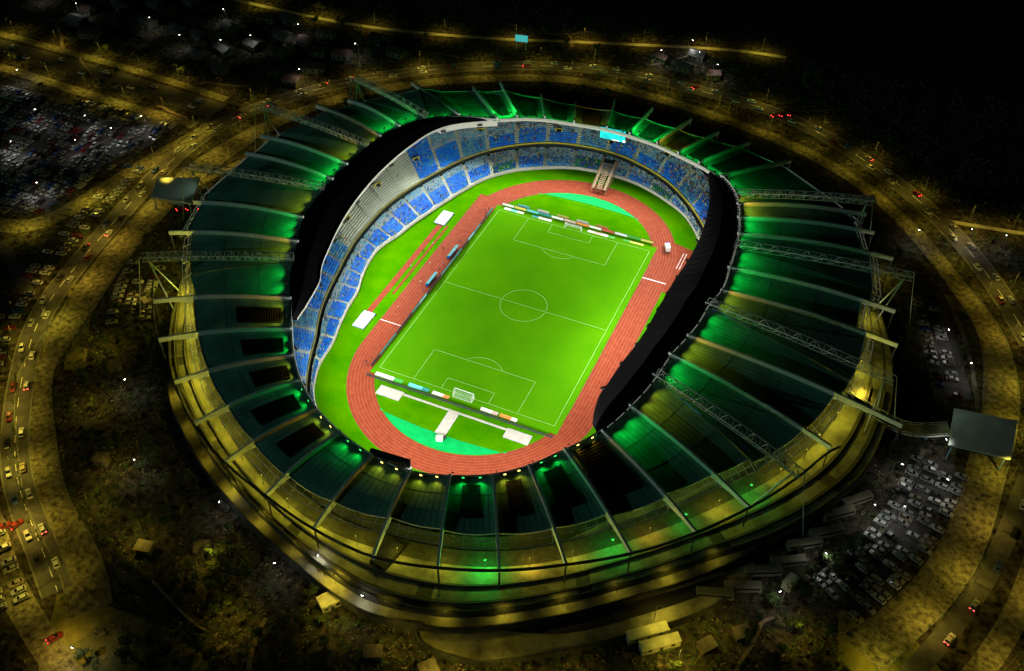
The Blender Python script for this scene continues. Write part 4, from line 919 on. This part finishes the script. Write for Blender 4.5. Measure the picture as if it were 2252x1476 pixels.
for sd in (-1, 1):
    m = MB(); 
    for a, c in zip(s, s[1:]):
        d = Vector((c[0]-a[0], c[1]-a[1], 0)).normalized(); nn = Vector((-d.y, d.x, 0))*2.5*sd; m.bar(Vector((*a, 6.9))+nn, Vector((*c, 6.9))+nn, .12); m.bar(Vector((*a, 5.7))+nn, Vector((*c, 5.7))+nn, .1, .7); m.bar(Vector((*a, 5.4))+nn, Vector((*a, 6.9))+nn, .09)
    m.build('railing', steel, r)
for x, y in ((-10, 0), (2, -4), (11, 0)): m = MB(); m.tube([(x, y, 0), (x, y, 5.4)], .5, 8); m.build('pier', concrete, r)
def shed(x, y, rz, w, d, h, label, wall=(.42, .40, .24)):
    r = empty('site_cabin', (x, y, 0), rz); tag(r, label, 'cabin', None)
    m = MB(); m.box((0, 0, h/2), (w, d, h)); m.build('wall', mat('cabin_wall', wall, .8, .2, .5), r)
    m = MB(); m.box((0, 0, h+.1), (w+.3, d+.3, .2)); 
    for i in range(int(w/1.2)): m.box((-w/2+.6+i*1.2, 0, h+.25), (.1, d+.2, .12))
    m.build('roof', mat('cabin_roof', (.5, .48, .3), .6, .2, .4), r)
    m = MB(); m.box((0, -d/2-.04, 1.0), (1, .08, 2)); m.build('door', dark_steel, r)
    for sx in (-.3, .3): m = MB(); m.box((w*sx, -d/2-.04, 1.6), (1.2, .08, .9)); m.build('window', glass, r)
shed(.4, -143, .95, 6, 4.2, 3, 'small lit cabin standing alone among dark trees below the stadium')
shed(87.5, -115, math.atan2(7.5, 9), 12, 2.8, 2.8, 'long pale cabin nearer the plaza wall, upper of the pair'); shed(91.8, -116.8, math.atan2(7.5, 9), 11.5, 2.8, 2.8, 'long pale cabin farther from the plaza wall, lower of the pair')
shed(121, -82, 1.2, 4.5, 3, 2.8, 'small pale cabin beside the dark lot at lower right')
for x, y in ((88, -110), (95, -121)): street_lamp(x, y, 0, ROADL*.45, 'y', 'amber lamp lighting the pair of long cabins', 'amber lamps by the cabins')
street_lamp(-3, -139.5, 0, ROADL*.4, 'y', 'amber lamp lighting the lone cabin below the stadium', None)
r = empty('stair_tower', (10, -125, 0), -.15); tag(r, 'dark stair tower standing beside the deck at the bottom of the stadium', 'stair tower')
m = MB(); m.box((0, 0, 3.8), (5.5, 10, 7.6)); m.build('tower_wall', mat('black_wall', (.015, .015, .016), .8, .4, .6), r)
m = MB()
for j in range(12): m.box((0, -4.6+j*.8, 7.65+.02*j), (4.4, .3, .12))
m.build('roof_slats', dark_steel, r)

for i, (x, y, a) in enumerate([(-95, -128, .3), (-108, -118, 1.0), (-60, -150, .2), (-44, -143, .6), (-120, -92, .9), (-132, -60, 1.2), (20, -152, .4), (36, -150, .8), (52, -148, .2), (64, -143, .5), (104, -112, .9), (112, -104, .7)]):
    r = empty('hut', (x, y, 0), a); tag(r, 'small low hut with a tin roof in the dark grounds %s' % ('at lower left' if x < 0 else 'at the bottom'), 'hut', 'low huts in the dark grounds %s' % ('at lower left' if x < 0 else 'at the bottom'))
    m = MB(); m.box((0, 0, 1.2), (4.5, 3.2, 2.4)); m.build('wall', mat('hut_wall', (.12, .10, .07), .9, .3, .5), r)
    m = MB(); m.hexa([(-2.6, -1.9, 2.4), (2.6, -1.9, 2.4), (2.6, 1.9, 2.8), (-2.6, 1.9, 2.8)], [(-2.6, -1.9, 2.5), (2.6, -1.9, 2.5), (2.6, 1.9, 2.9), (-2.6, 1.9, 2.9)]); m.build('roof', mat('hut_roof', (.12, .10, .07), .6, .4, .6), r)
    m = MB(); m.box((0, -1.62, 1.0), (.9, .06, 2.0)); m.build('door', dark_steel, r)
for i, (x, y, w) in enumerate([(-90, -131, .2), (-112, -112, .2), (-64, -146, .22), (-40, -147, .2), (-128, -88, .16), (-136, -56, .14), (24, -149, .22), (44, -151, .22), (60, -146, .22), (106, -108, .2), (-20, -158, .15), (-85, -145, .15), (128, -100, .25), (75, -150, .18)]):
    where_ = 'beside the huts at lower left' if x < 0 else 'in the dark grounds at the bottom'
    street_lamp(x, y, i*2.3, ROADL*w*.5, 'y', 'dim amber lamp %s' % where_, 'dim amber lamps %s' % where_)
# ---------------------------------------------------------------- trees
leaf = [mat('leaf_dark', (.035, .06, .014), .8, .4, .6), mat('leaf_olive', (.05, .065, .012), .8, .4, .6)]
bark = mat('bark', (.06, .045, .03), .9)
def tree_proto(R_, H, mi, n, palm=False):
    r = empty('palm_tree' if palm else 'tree')
    m = MB(); 
    if palm:
        m.tube([(0, 0, 0), (.2, .1, H*.5), (.1, .3, H)], [.22, .17, .14], 7); m.build('trunk', bark, r); c = MB()
        for k in range(13):
            a = k*2*PI/13+random.uniform(-.2, .2); e = random.uniform(.1, .9); pts = []
            for j in range(6):
                t = j/5; rr = 2.6*t; pts.append((.1+rr*math.cos(a), .3+rr*math.sin(a), H+e*t*2-2.6*t*t))
            for p, q in zip(pts, pts[1:]):
                nn = Vector((-math.sin(a), math.cos(a), 0))*.32; dz = Vector((0, 0, -.18)); p, q = Vector(p), Vector(q)
                c.face([p, q, q+nn+dz, p+nn+dz]); c.face([p, q, q-nn+dz, p-nn+dz])
        c.build('crown', leaf[1], r); return r
    m.tube([(0, 0, 0), (.1, 0, H*.35), (.05, .1, H*.6)], [.28, .2, .12], 7)
    cl = []
    for k in range(8):
        a = random.uniform(0, 6.28); q = random.uniform(.25, .75)*R_; p = Vector((q*math.cos(a), q*math.sin(a), H*random.uniform(.5, .92))); cl.append((p, R_*random.uniform(.3, .52)))
        m.tube([(.05, .05, H*.45), tuple(p)], [.1, .04], 5)
    m.build('trunk', bark, r); c = MB()
    for _ in range(n):
        p, q = random.choice(cl); v = Vector((random.gauss(0, 1), random.gauss(0, 1), random.gauss(0, .8))).normalized()*q*random.uniform(.55, 1.08); x = p+v
        u = Vector((random.gauss(0, 1), random.gauss(0, 1), random.gauss(0, .6))).normalized(); w = u.cross(v+Vector((.01, .02, .3))).normalized(); s = random.uniform(.16, .36)
        c.face([x-u*s, x+w*s*.6, x+u*s, x-w*s*.6])
    c.build('crown', leaf[mi], r); return r
TP = [[tree_proto(3.2, 6.5, 0, 650), 0, 'broad dark leafy tree'], [tree_proto(2.3, 5.0, 1, 450), 0, 'small round olive green tree'], [tree_proto(1.7, 3.6, 0, 320), 0, 'low dark bushy tree'], [tree_proto(0, 6, 1, 0, True), 0, 'slender palm with drooping fronds']]
PLACED = []
def where(x, y):
    a = math.degrees(math.atan2(y, x)) % 360; q = math.hypot(x, y)
    if 172 < q < 200: return 'between the promenade and the outer ring road'
    if y > 90 and x < -110: return 'in the dark quarter at upper left'
    if x < -190: return 'by the highway at left'
    if y > 150: return 'beyond the far side of the ring road'
    if 195 < a < 270: return 'on the dark slope at lower left'
    if a >= 270 and y < -60: return 'in the dark grounds at the bottom'
    if x > 0 and y < 60: return 'near the car parks at right'
    return 'inside the ring road near the stadium'
def plant(x, y, kind, sc=None):
    sc = sc or random.uniform(.75, 1.3); t = TP[kind]
    if t[1] == 0: o = t[0]; o.location = (x, y, 0)
    else: o = dup(t[0], (x, y, 0), random.uniform(0, 6.28))
    t[1] += 1; o.scale = (sc, sc, sc*random.uniform(.85, 1.15)); w = where(x, y); tag(o, '%s %s' % (t[2], w), 'tree', '%ss %s' % (t[2].replace('palm with', 'palm tree with'), w)); PLACED.append((x, y))
def free(x, y, gap=3.5):
    q = math.hypot(x, y); a = math.degrees(math.atan2(y, x))
    if q < rDK(a)+6 or q < rO(a)+4 or (276 < a % 360 < 328 and q < rDK(a)+16): return False
    if any((x-u)**2+(y-v)**2 < gap*gap for u, v in PLACED): return False
    if dist_path(x, y, s_R1) < 9.5 or dist_path(x, y, s_R2) < 6.5 or dist_path(x, y, ST_PTS) < 6: return False
    if any(inside(x, y, p) for p in (LOTTL, LOTR, LOTRB, CANL, CANR)): return False
    if any((x-u)**2+(y-v)**2 < 60 for u, v in hs): return False
    if 20 < x < 110 and -142 < y < -84 and q < 158: return False
    return True
def scatter(n, x0, x1, y0, y1, kinds, cond=None, gap=3.5):
    k = 0
    for _ in range(n*14):
        if k >= n: break
        x, y = random.uniform(x0, x1), random.uniform(y0, y1)
        if (cond and not cond(x, y)) or not free(x, y, gap): continue
        plant(x, y, random.choice(kinds)); k += 1
# median strip between promenade and ring road
for i, (a, c) in enumerate(zip(s_R1, s_R1[1:])):
    if i % 2: continue
    d = Vector((c[0]-a[0], c[1]-a[1])).normalized(); nn = Vector((-d.y, d.x))
    for o_ in (7.6, -7.6):
        x, y = a[0]-nn.x*o_*-1, a[1]-nn.y*o_*-1
        if math.hypot(x, y) > 142 and dist_path(x, y, s_R2) > 5.5 and dist_path(x, y, s_R1) > 7.8 and random.random() < .34: plant(x+random.uniform(-.6, .6), y+random.uniform(-.6, .6), random.choice((1, 2, 2, 3)), random.uniform(.6, .95))
scatter(40, -330, -120, 90, 185, (0, 0, 1, 2), gap=6)
scatter(90, -150, 40, -200, -110, (0, 1, 2, 2), lambda x, y: math.hypot(x, y) < 172 or y < -150, gap=3.2)
scatter(30, -165, -115, -110, 40, (1, 2, 2), gap=3.4)
scatter(34, 30, 150, -150, -80, (1, 2, 2), gap=3.4)
scatter(14, -60, 60, 150, 165, (1, 2), gap=4)
scatter(10, -90, 90, 196, 240, (0, 1, 2), gap=6)
scatter(8, 60, 130, 85, 150, (1, 2, 3), gap=5)
scatter(12, 60, 150, -130, -60, (0, 1, 2), gap=5)
scatter(12, 128, 165, -10, 70, (1, 2), gap=4)
scatter(14, -320, -200, 46, 100, (1, 2, 3), gap=7)

# ---------------------------------------------------------------- rough ground cover (cannot be counted)
def cover(n, cond, mi, smin, smax, name, label, mt):
    m = MB(); k = 0
    while k < n:
        x, y = random.uniform(-340, 200), random.uniform(-205, 245)
        if not cond(x, y): continue
        k += 1
        for _ in range(4):
            s = random.uniform(smin, smax); a = random.uniform(0, 6.28); p = Vector((x+random.gauss(0, s), y+random.gauss(0, s), random.uniform(0, .5)*s)); u = Vector((math.cos(a), math.sin(a), random.uniform(-.2, .5)))*s; v = Vector((-math.sin(a), math.cos(a), random.uniform(.1, .9)))*s*.8
            q = [p-u, p+v*.4-u*.2, p+u, p+v+u*.1]; m.face([(t.x, t.y, max(.02, t.z)) for t in q])
    tag(m.build(name, mt), label, 'ground cover', None, 'stuff')
import bisect
GR = {}
for a, b2 in ST_PTS: GR.setdefault((int(a//12), int(b2//12)), []).append((a, b2))
def near_road(x, y, w):
    i, j = int(x//12), int(y//12)
    return any((x-a)**2+(y-b2)**2 < w*w for p in (-1, 0, 1) for q in (-1, 0, 1) for a, b2 in GR.get((i+p, j+q), ()))
def wild(x, y):
    q = math.hypot(x, y); a = math.degrees(math.atan2(y, x)); 
    if q < rDK(a)+1.5 or near_road(x, y, 6.6): return False
    return not any(inside(x, y, p) for p in (LOTTL, LOTR, LOTRB))
cover(15000, wild, 0, .35, 1.3, 'scrub', 'low dark scrub covering the rough ground between the roads', leaf[0])
cover(10000, wild, 0, .3, .9, 'dry_grass', 'tufts of dry pale grass on the rough ground between the roads', mat('dry_tuft', (.17, .14, .08), .9, .4, .3))
